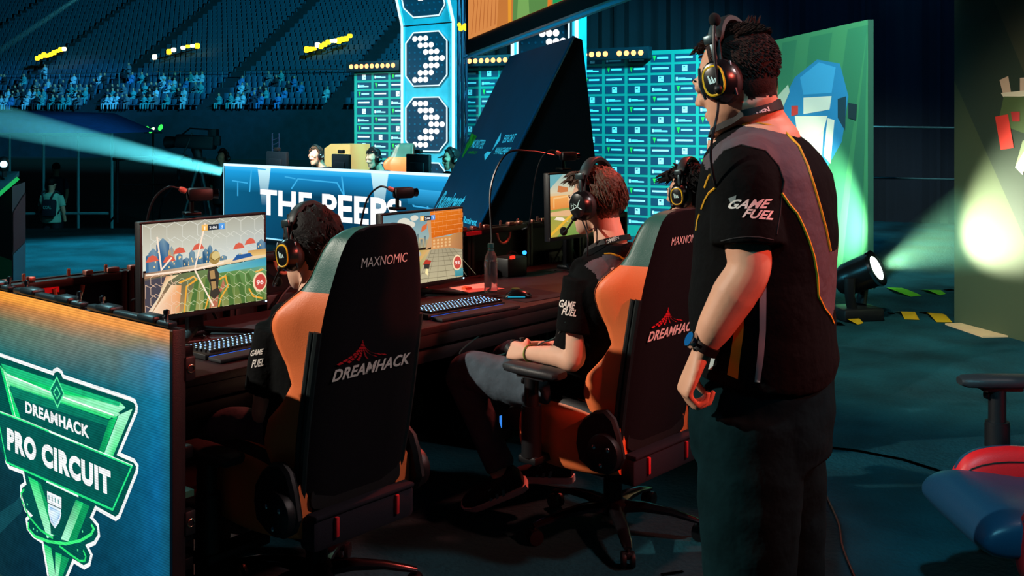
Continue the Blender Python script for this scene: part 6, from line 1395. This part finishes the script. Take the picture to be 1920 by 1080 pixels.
# ================= seated players
def hair_tufts(b, c, R, s, c0, seed, n, L, rad, sel, flow, jit=.35, grow=1.03, sag=.006):
    r = random.Random(seed)
    for i in range(n):
        a, th = r.uniform(0, 2 * PI), math.acos(r.uniform(-.6, 1)); d = V((math.sin(th) * math.cos(a), math.sin(th) * math.sin(a), math.cos(th)))
        if not sel(d): continue
        p = c0 + R @ (V((.076 * d.x, .1 * d.y, .086 * d.z)) * grow * s); f = V(flow(d)) + V((r.uniform(-jit, jit), r.uniform(-jit, jit), r.uniform(-jit, jit)))
        f = f - d * f.dot(d) * .7 + d * .22; l = r.uniform(*L)
        tuft(b, p - R @ d * .004, R @ f, l, r.uniform(*rad), R @ (d * -.25 * l) + V((0, 0, -sag)), 5)
def seated(label, F, J, HF, s=1.0, shirt=(None, None), legs=None, hair=None, sk=None, vox=.0065, hands=True, shoes=True, group=None, lowdetail=False):
    """J: world joints; F: the way the person faces"""
    F = V(F).normalized(); Lf = V((-F.y, F.x, 0)); HR = frame(HF[0], HF[1]); hc = V(J['head']); nb = V(J['neck'])
    sk = sk or skin; b = B(); head_lumps(b, hc, HR, s); neck_lump(b, hc, HR, nb, s, .054)
    hip = (V(J['hip_l']) + V(J['hip_r'])) / 2; shc = (V(J['sh_l']) + V(J['sh_r'])) / 2; ax = (nb - hip)
    def ring(f, w, d, back=0, n=30): return [hip + ax * f - F * back + (Lf * (w * math.copysign(abs(math.cos(t)) ** .85, math.cos(t))) + F * (d * math.copysign(abs(math.sin(t)) ** .85, math.sin(t)))) for t in [2 * PI * k / n for k in range(n)]]
    bk = J.get('hunch', .03)
    prof = [(-.12, .15, .10, 0), (.05, .155, .105, 0), (.3, .14, .10, bk * .6), (.55, .145, .105, bk), (.78, .15, .10, bk), (.9, .12, .08, bk * .6), (1.0, .065, .06, 0)]
    b.loft([ring(*q) for q in prof])
    for q in 'lr':
        k = 1 if q == 'l' else -1; sh, el, wr = V(J['sh_' + q]), V(J['el_' + q]), V(J['wr_' + q]); u = (wr - el).normalized()
        b.tube([nb - UP * .06 + (sh - nb) * .3, sh - UP * .01], [.05, .046], 16); limb(b, [sh - UP * .01, sh + (el - sh) * .5, el, el + u * .08, wr], [.046, .046, .042, .043, .026])
        if hands:
            hd = J.get('hand_' + q) or (u, (-UP + Lf * -k * .6), (.5, .55, .6, .65), .5); hand_lumps(b, wr + V(hd[0]).normalized() * .01, hd[0], hd[1], (q == 'r') if len(hd) < 5 else hd[4], s * .98, hd[2], .05, hd[3])
        hp, kn, an = V(J['hip_' + q]), V(J['kn_' + q]), V(J['an_' + q]); limb(b, [hp, hp + (kn - hp) * .5, kn, kn + (an - kn) * .35, an], [.082, .072, .05, .05, .036])
    o = mesh_obj('person', fuse(b, vox, 3), sk, None); tag(o, label, 'person', group)
    if not lowdetail: eyes(o, hc, HR, s)
    hair(o, hc, HR, s); nape(o, hc, HR, s, J.get('hair_mat', hair_black))
    b = B(); prof = [(-.10, .19, .145, 0), (.06, .195, .15, 0), (.3, .185, .145, bk * .6), (.55, .195, .148, bk), (.76, .20, .138, bk), (.88, .17, .11, bk * .7), (.97, .105, .085, .01), (1.01, .075, .07, .01)]
    b.loft([ring(*q) for q in prof])
    for q in 'lr':
        sh, el = V(J['sh_' + q]), V(J['el_' + q]); hm = sh + (el - sh) * J.get('sleeve', .72); b.tube([nb - UP * .05 + (sh - nb) * .35, sh + UP * .002], [.07, .072], 18); b.tube(smooth_path([sh, sh + (hm - sh) * .5, hm]), [.074 + .0006 * i for i in range(13)], 20)
    me = fuse(b, .0065 if not lowdetail else .014, 6)
    NR = [v.normal.copy() for v in me.vertices]
    for v in me.vertices: v.co += NR[v.index] * (.005 * noise.noise(V((v.co.x * 7, v.co.y * 7, v.co.z * 13))))
    tr = bvh(me); sh_o = mesh_obj('jersey', me, [shirt[0] or shirt_black, shirt[1] or shirt_grey], o)
    b = B()
    for q in 'lr':
        hp, kn, an = V(J['hip_' + q]), V(J['kn_' + q]), V(J['an_' + q]); limb(b, [hp, hp + (kn - hp) * .5, kn, kn + (an - kn) * .4, an + UP * .03], [.105, .092, .073, .066, .058], 20)
    b.ell(hip, (.17, .15, .12), Matrix((Lf, F, UP)).transposed(), n=24, m=12)
    me = fuse(b, .010 if not lowdetail else .018, 4)
    NR = [v.normal.copy() for v in me.vertices]
    for v in me.vertices: v.co += NR[v.index] * (.005 * noise.noise(v.co * 11) + .003 * noise.noise(V((v.co.x * 30, v.co.y * 30, v.co.z * 12))))
    mesh_obj('trousers', me, legs or denim, o)
    if shoes:
        for q in 'lr': shoe(o, J['an_' + q] + (0,) * 0 if False else V(J['an_' + q]), J.get('toe_' + q, F), J.get('up_' + q, (0, 0, 1)), stripes=not lowdetail)
    return o, HR, tr, sh_o
def pose(hub, F, head_z=1.16, lean=.0, reach=.36, **kw):
    F = V(F).normalized(); L = V((-F.y, F.x, 0)); P = lambda x, y, z: V(hub) - L * x + F * y + UP * z
    dz = head_z - 1.16
    J = {'head': P(0, .07 + lean, head_z), 'neck': P(0, -.03 + lean * .8, 1.0 + dz), 'sh_l': P(-.19, -.03 + lean * .7, .945 + dz), 'sh_r': P(.19, -.03 + lean * .7, .945 + dz), 'el_l': P(-.245, .08 + lean, .69), 'el_r': P(.245, .08 + lean, .69),
         'wr_l': P(-.13, reach, .76), 'wr_r': P(.13, reach, .76), 'hip_l': P(-.09, -.06, .535), 'hip_r': P(.09, -.06, .535), 'kn_l': P(-.13, .40, .53), 'kn_r': P(.13, .40, .53), 'an_l': P(-.14, .44, .10), 'an_r': P(.14, .44, .10)}
    J.update(kw); return J
Fd = -N; Ld = V((-Fd.y, Fd.x, 0))
# nearest player, seen over the first chair
def hair_thick(o, c, R, s):
    b = B(); c0 = hair_cap(b, c, R, s, 1.16, .42, -.05, 11, .012)
    hair_tufts(b, c, R, s, c0, 4, 1800, (.014, .026), (.0035, .0055), lambda d: not (d.y > .2 and d.z < .55) and d.z > -.6, lambda d: (d.x * .3, -.8 if d.y < .5 else .9, -.4), .3, 1.13, .004)
    b.build('hair', hair_black, o)
h1 = W(582, 468, 3.50); J = pose(HUB1 + Fd * .05, Fd, 1.16)
J.update(head=h1, neck=h1 + V((.03, -.05, -.14)), sh_l=W(522, 612, 3.36), sh_r=W(650, 590, 3.62), el_l=W(497, 775, 3.40), wr_l=D(.50, -.02, .775), wr_r=D(.72, -.06, .775), el_r=D(.80, .14, .72), an_l=W(395, 1000, 3.90), an_r=W(446, 985, 3.98), kn_l=D(.17, -.02, .53), kn_r=D(.46, -.03, .53), hunch=.06)
J['an_l'].z = J['an_r'].z = .088; J['toe_l'] = J['toe_r'] = (-.45, .2, 0)
p1_, R1h, t1, j1 = seated('seated player in the nearest gaming chair, thick black hair, seen from behind', Fd, J, ((-.80, .60, -.16), (0, 0, 1)), 1.05, hair=hair_thick, sk=skin_pale)
headset('black headset with yellow ring on the nearest seated player', h1, R1h, 1.03, 'ring', [(-.118, .015, -.045), (-.11, .06, -.085), (-.075, .105, -.10), (-.04, .125, -.09)])
proj_text('sleeve_lettering', 'GAME', [(470, 668), (493, 664), (472, 657)], t1, white_ink, j1, .2, .03); proj_text('sleeve_lettering', 'FUEL', [(472, 690), (494, 686), (474, 675)], t1, white_ink, j1, .2, .03)
proj_line('piping', [(556, 554), (566, 550), (577, 551)], t1, .0035, piping_m, j1)
b = B(); b.box(h1 + R1h @ V((-.035, .112, .002)), (.05, .004, .034), R1h, bev=.003); b.tube([h1 + R1h @ V((-.06, .108, .012)), h1 + R1h @ V((-.083, .06, .012)), h1 + R1h @ V((-.084, .0, .008))], .003, 6); tag(b.build('eyeglasses', M('glasses_black', '#0c1014', .2)), 'black framed eyeglasses on the nearest seated player', 'glasses')
# middle player, head in profile
def hair_fringe(o, c, R, s):
    b = B(); c0 = hair_cap(b, c, R, s, 1.10, .40, -.05, 21, .008)
    hair_tufts(b, c, R, s, c0, 8, 2100, (.03, .055), (.0035, .006), lambda d: not (d.y > .15 and d.z < .5) and d.z > -.40 and not (abs(d.x) > .8 and d.z < .2 and d.y > -.2), lambda d: (d.x * .3 + .1, (1.0 if d.y > .1 else -.55), .1 if d.y > .1 else -.75), .28, 1.07, .008)
    r = random.Random(2)
    for i in range(120):
        x = r.uniform(-.058, .058); p = c0 + R @ (V((x, .078 + r.uniform(-.03, .006), .045 + r.uniform(0, .03))) * s); tuft(b, p, R @ V((r.uniform(-.5, .2), 1, .25)), r.uniform(.03, .055), r.uniform(.004, .0065), R @ V((0, .004, -.026)), 5)
    b.build('hair', hair_brown, o)
h2 = W(1118, 378, 4.0); 
J = pose(HUB2, Fd)
J.update(hair_mat=hair_brown, head=h2, neck=h2 + V((.05, -.05, -.155)), sh_l=W(1092, 520, 3.86), sh_r=W(1190, 505, 4.16), el_l=W(1078, 672, 3.86), wr_l=W(990, 662, 4.06), el_r=W(1150, 660, 4.3), wr_r=W(1030, 651, 4.30), hip_l=V((.20, 3.98, .545)), hip_r=V((.33, 4.14, .545)), kn_l=V((-.195, 4.28, .55)), kn_r=V((-.02, 4.50, .55)),
         an_l=V((-.045, 4.21, .15)), an_r=W(1040, 884, 4.5), hunch=.05, sleeve=.66)
J['an_r'].z = .12; J['toe_l'] = W(885, 940, 4.26) - W(985, 903, 4.22); J['up_l'] = (.25, -.45, 1); J['toe_r'] = (-.8, .25, -.05)
J['hand_l'] = (W(955, 655, 4.14) - W(990, 662, 4.06), UP * -.3 + Fd * .3 - Ld * .8, (.75, .8, .85, .9), .35, False); J['hand_r'] = (W(968, 652, 4.24) - W(1030, 651, 4.30), UP * -.3 + Ld * .9, (.75, .8, .85, .9), .3, True)
J['hand_l'] = (J['hand_l'][0], -Ld * .75 - UP * .55, (.55, .65, .7, .8), 1.3, False)
p2_, R2h, t2, j2 = seated('middle seated player in profile with brown hair, holding a game controller', Fd, J, ((-.76, .64, -.10), (0, 0, 1)), 1.02, hair=hair_fringe, sk=skin_pale)
hs2 = headset('black headset with white mark and boom microphone on the middle seated player', h2, R2h, 1.08, 'oval', [(-.108, .02, -.05), (-.10, .06, -.085), (-.07, .10, -.098), (-.055, .112, -.096)])
b = B(); b.tube(smooth_path([local(h2, R2h, -.10, 0, -.06), W(1101, 440, 3.86), W(1101, 480, 3.86), W(1096, 505, 3.9), W(1088, 540, 4.05)]), .003, 6); b.tube(smooth_path([local(h2, R2h, -.09, -.01, -.06), W(1104, 432, 3.87), W(1118, 428, 3.88), W(1119, 462, 3.9)]), .0022, 6); b.build('cable', cordm, hs2)
axn = V(J['neck'])
# grey shoulder panel and piping of the middle player, both sides
me = j2.data; nk = V(J['neck'])
grey2 = [(1128, 482), (1133, 477), (1146, 477), (1162, 482), (1178, 492), (1205, 512), (1200, 540), (1136, 556), (1128, 535), (1114, 512), (1096, 497), (1108, 488)]
for p in me.polygons:
    c = V(p.center); l = (c - nk).dot(Ld)
    if l < 0: c = c - Ld * (2 * l)
    if (c - nk).dot(Fd) < .12 and inside(grey2, 960 + c.x / c.y * FPX, HZ - (c.z - EYE) / c.y * FPX): p.material_index = 1
proj_line('piping', [(1133, 476), (1146, 476), (1162, 481), (1176, 490), (1186, 497)], t2, .0035, piping_m, j2)
proj_line('piping', [(1129, 549), (1133, 553)], t2, .0035, piping_m, j2)
proj_text('sleeve_lettering', 'GAME', [(1048, 575), (1077, 580), (1051, 561)], t2, white_ink, j2, .15, .03); proj_text('sleeve_lettering', 'FUEL', [(1053, 590), (1080, 594), (1056, 577)], t2, white_ink, j2, .15, .03)
proj_text('back_lettering', 'DIGNITAS', [(1187, 472), (1203, 477), (1188, 465)], t2, M('orange_print', '#f0921e'), j2, 0, .02)
b = B(); proj_strip(b, [(1144, 503), (1149, 510)], [(1150, 501), (1155, 508)], t2); b.build('back_mark', white_ink, j2, None)
tl = thing('lanyard', 'black lanyard with white lettering on the middle seated player', 'lanyard', nk)
bt = bvh(p2_.data); P = []
for k in range(40):
    a = 2 * PI * k / 40; d = Fd * math.cos(a) + Ld * math.sin(a); o_ = nk + UP * (.012 - .06 * max(0, math.cos(a)) + .02 * max(0, -math.cos(a))); rr_ = [.07]
    for tq in (bt, t2):
        h = tq.ray_cast(o_ + d * .35, -d, .4)
        if h[0]: rr_.append((h[0] - o_).length)
    P.append(o_ + d * (min(max(rr_), .115) + .004))
b = B(); R_ = []
for k in range(40):
    tg_ = (P[(k + 1) % 40] - P[k - 1]).normalized(); o_ = (P[k] - V((nk.x, nk.y, P[k].z))).normalized(); w_ = (UP - tg_ * UP.dot(tg_) - o_ * .35).normalized(); R_.append([P[k] + w_ * .010 + o_ * .001, P[k] + w_ * .010 - o_ * .001, P[k] - w_ * .010 - o_ * .001, P[k] - w_ * .010 + o_ * .001])
b.loft(R_ + [R_[0]], caps=False); lan2 = b.build('strap', M('strap_black', '#0a0a0c'), tl)
proj_text('lettering', 'OMEN', [(1137, 458), (1161, 448), (1135, 451)], bvh(lan2.data), white_ink, lan2, 0, .03, .001)
# controller in both hands
cw = (V(J['wr_l']) + V(J['wr_r'])) / 2 + Fd * .115 + UP * .0; ct_ = thing('game_controller', 'black game controller held by the middle seated player', 'controller', cw)
b = B(); Rc = frame(Fd, (0, 0, 1)); b.ell(cw, (.058, .032, .019), Rc, n=24, m=12)
for k in (-1, 1): b.tube([cw + Rc @ V((k * .045, 0, 0)), cw + Rc @ V((k * .062, -.035, -.012)), cw + Rc @ V((k * .066, -.062, -.024))], [.026, .020, .013], 12)
b = mesh_obj('shell', fuse(b, .004, 2), M('pad_black', '#121316', .5), ct_); b = B()
for k in (-1, 1): b.lathe([(.009, 0), (.008, .008), (.012, .011), (.010, .014)], cw + Rc @ V((k * .028, -.004, .016)), UP, 14)
b.build('thumb_sticks', black_plastic, ct_)
b = B(); b.tube(smooth_path([cw + Fd * .03, W(945, 664, 4.25), W(900, 668, 4.3), W(862, 660, 4.32), D(1.62, -.05, .69)]), .0032, 6); b.build('cable', M('cable_teal', '#1f4a4c', .35), ct_)
cord([W(1060, 604, 3.80), W(1042, 632, 3.95), W(1018, 642, 4.12), W(1005, 650, 4.16)], .0025, 'thin cord running from the sleeve of the middle player to the controller', M('cable_teal', '#1f4a4c'))
b = B(); wl, ul = V(J['wr_l']), (V(J['wr_l']) - V(J['el_l'])).normalized(); pts = []
oa = ul.orthogonal().normalized(); ob = ul.cross(oa); b.tube([wl - ul * .01 + (oa * math.cos(k * PI / 12) + ob * math.sin(k * PI / 12)) * .031 for k in range(25)], .0035, 6); tag(b.build('wristband', M('band_green', '#8a9a3a', .6)), 'thin green wristband on the middle seated player', 'wristband')
# farthest player: head beyond the second chair
def hair_messy(o, c, R, s):
    b = B(); c0 = hair_cap(b, c, R, s, 1.14, .40, -.05, 31, .014)
    hair_tufts(b, c, R, s, c0, 14, 900, (.03, .06), (.006, .010), lambda d: not (d.y > .2 and d.z < .45) and d.z > -.4, lambda d: (d.x * .5, .8 if d.y > 0 else -.6, .2), .7, 1.08, .006)
    r = random.Random(9)
    for i in range(60): p = c0 + R @ (V((r.uniform(-.06, .05), .08, .03 + r.uniform(0, .04))) * s); tuft(b, p, R @ V((r.uniform(-.7, .3), 1, .1)), r.uniform(.04, .08), .008, R @ V((0, .0, -.02)), 5)
    b.build('hair', hair_black, o)
h3 = W(1292, 362, 4.98); J = pose(D(2.49, .33), Fd, 1.16); sh3 = h3 - J['head']; sh3.z = h3.z - 1.16
for k in ('head', 'neck', 'sh_l', 'sh_r'): J[k] = J[k] + sh3
p3_, R3h, t3, j3 = seated('farthest seated player with messy black hair, behind the second chair back', Fd, J, ((-.78, .60, -.10), (0, 0, 1)), 1.0, hair=hair_messy, sk=skin_pale, vox=.008)
headset('black headset with yellow ring on the farthest seated player', h3, R3h, 1.1, 'ring', [(-.118, .015, -.045), (-.11, .06, -.085), (-.08, .10, -.10)])
# opposing team
def simple_hair(mat, cap=False, seed=0):
    def f(o, c, R, s):
        b = B(); c0 = hair_cap(b, c, R, s, 1.12 if not cap else 1.16, .44, -.05, seed, .008)
        if cap: b.loft([ering(c0 + R @ (V((0, .085, .018)) * s), R, .06, .02, 16), ering(c0 + R @ (V((0, .15, .006)) * s), R, .05, .03, 16)])
        else: hair_tufts(b, c, R, s, c0, seed, 350, (.02, .04), (.006, .009), lambda d: not (d.y > .2 and d.z < .5) and d.z > -.3, lambda d: (.2, .8, .2), .6, 1.06)
        b.build('cap' if cap else 'hair', mat, o)
    return f
Fp = pn
for px, py, lab, hr, hf, kind, bk_ in ((592, 292, 'opposing player with short dark hair looking down, left of the two visible faces', simple_hair(hair_brown, False, 41), (-.55, -.80, -.16), 'oval', .85), (700, 297, 'opposing player with black hair and headset in front of the far green chair', simple_hair(hair_black, False, 43), (-.62, -.74, -.2), 'oval', .85), (845, 299, 'opposing player in a dark cap beside the right end of the blue desk', simple_hair(M('cap_black', '#0e0e14', .8), True, 45), (-.85, -.5, -.15), 'oval', .85)):
    hp_ = PDp(px, bk_, 0); d_ = hp_.y; h_ = W(px, py, d_); Jp = pose(V((h_.x, h_.y, 0)) - Fp * .07, Fp, h_.z); Jp['head'] = h_
    q_, Rq, tq_, jq_ = seated(lab, Fp, Jp, (hf, (0, 0, 1)), 1.02, shirt=(M('navy_shirt', '#0c1420', .8), M('navy_shirt', '#0c1420')), hair=hr, sk=skin_pale, vox=.010, shoes=False, lowdetail=True)
    headset('dark headset on the ' + lab.split(' looking')[0].split(' and headset')[0].split(' beside')[0], h_, Rq, 1.0, kind)
# camera operator and two people beyond the stage
def stander(label, px, top, d, H, F, shirt, skn, extra=None, name='person'):
    b = B(); top_p = W(px, top, d); z0 = top_p.z - H; o = V((top_p.x, top_p.y, z0)); k = H / 1.76; F = V(F).normalized(); L = V((-F.y, F.x, 0)); R = frame(F + V((0, 0, -.12)))
    hc = o + UP * (1.64 * k); head_lumps(b, hc, R, k); nb_ = o + UP * 1.47 * k; neck_lump(b, hc, R, nb_, k)
    b.loft([[o + UP * z * k + L * (w * k * math.cos(t)) + F * (dd * k * math.sin(t)) for t in [2 * PI * q / 24 for q in range(24)]] for z, w, dd in ((.86, .17, .12), (1.05, .155, .11), (1.25, .185, .125), (1.4, .18, .11), (1.47, .09, .07))])
    for s_ in (-1, 1):
        limb(b, [o + UP * 1.40 * k + L * s_ * .18 * k, o + UP * 1.12 * k + L * s_ * .25 * k, o + UP * .86 * k + L * s_ * .25 * k + F * .08], [.055, .045, .03]); limb(b, [o + UP * .88 * k + L * s_ * .09 * k, o + UP * .48 * k + L * s_ * .1 * k, o + UP * .06 * k + L * s_ * .11 * k], [.085, .06, .045])
    p = mesh_obj('person', fuse(b, .014, 3), skn, None); tag(p, label, 'person')
    b = B(); b.loft([[o + UP * z * k + L * (w * k * math.cos(t)) + F * (dd * k * math.sin(t)) for t in [2 * PI * q / 24 for q in range(24)]] for z, w, dd in ((.84, .20, .15), (1.05, .19, .145), (1.25, .205, .15), (1.4, .20, .13), (1.47, .10, .08))])
    for s_ in (-1, 1): b.tube([o + UP * 1.40 * k + L * s_ * .17 * k, o + UP * 1.18 * k + L * s_ * .24 * k], [.075, .07], 14)
    mesh_obj('shirt', fuse(b, .016, 4), shirt, p)
    b = B()
    for s_ in (-1, 1): limb(b, [o + UP * .92 * k + L * s_ * .08 * k, o + UP * .48 * k + L * s_ * .1 * k, o + UP * .10 * k + L * s_ * .11 * k], [.11, .08, .07]); b.box(o + UP * .04 + L * s_ * .11 * k + F * .05, (.1, .27, .08), R, bev=.02)
    mesh_obj('trousers', fuse(b, .016, 3), M('navy_trousers', '#0a1826', .8), p)
    b = B(); hair_cap(b, hc, R, k, 1.1, .45, -.05, 5, .006); b.build('hair', hair_black, p); return p, o, R, L, F, k
p_, o_, R_q, L_q, F_q, k_q = stander('camera operator in black with headphones beside the left end of the blue lit desk', 418, 283, 17.6, 1.70, (-.5, -.85, 0), M('operator_black', '#0b1018', .8), skin_pale)
b = B(); b.box((o_.x, o_.y + .1, (o_.z - 1.4) / 2), (1.2, 1.0, o_.z + 1.4)); tag(b.build('riser', M('riser_black', '#070a0e', .8)), 'low black riser under the camera operator', 'riser')
headset('headphones on the camera operator beside the blue lit desk', o_ + UP * 1.64 * k_q, R_q, 1.05, 'oval')
p_, o_, R_q, L_q, F_q, k_q = stander('person in pale tee shirt with a backpack, seen from behind at the far left', 97, 335, 22.0, 1.76, (.1, 1, 0), M('tee_teal', '#8fd0bc', .8), skin_pale)
bp_ = thing('backpack', 'dark backpack with pale lettering on the person in the pale tee shirt', 'backpack', o_ + UP * 1.1)
b = B(); b.box(o_ + UP * 1.16 - F_q * .21 + V((.06, 0, 0)), (.27, .15, .36), R_q, bev=.05); b.build('bag', M('bag_navy', '#0c2234', .8), bp_)
b = B()
for s_ in (-1, 1): b.tube(smooth_path([o_ + UP * 1.28 - F_q * .17 + L_q * s_ * .06, o_ + UP * 1.47 - F_q * .15 + L_q * s_ * .13, o_ + UP * 1.49 + L_q * s_ * .13, o_ + UP * 1.3 + F_q * .17 + L_q * s_ * .14, o_ + UP * 1.05 - F_q * .1 + L_q * s_ * .2]), .016, 6)
b.build('shoulder_strap', M('bag_strap', '#12303c', .8), bp_)
b = B(); text_flat(b, 'COAL', o_ + UP * 1.15 - F_q * .30 + V((-.02, 0, 0)), V((1, 0, 0)), UP, .17, .07, 0, 0, .03, -F_q); b.build('bag_lettering', M('bag_print', '#5fb0b0', .7), bp_, None)
stander('dim figure leaning behind the person with the backpack', 105, 306, 24.0, 1.8, (-.6, .5, 0), M('dim_shirt', '#0e2c40', .8), skin_far)
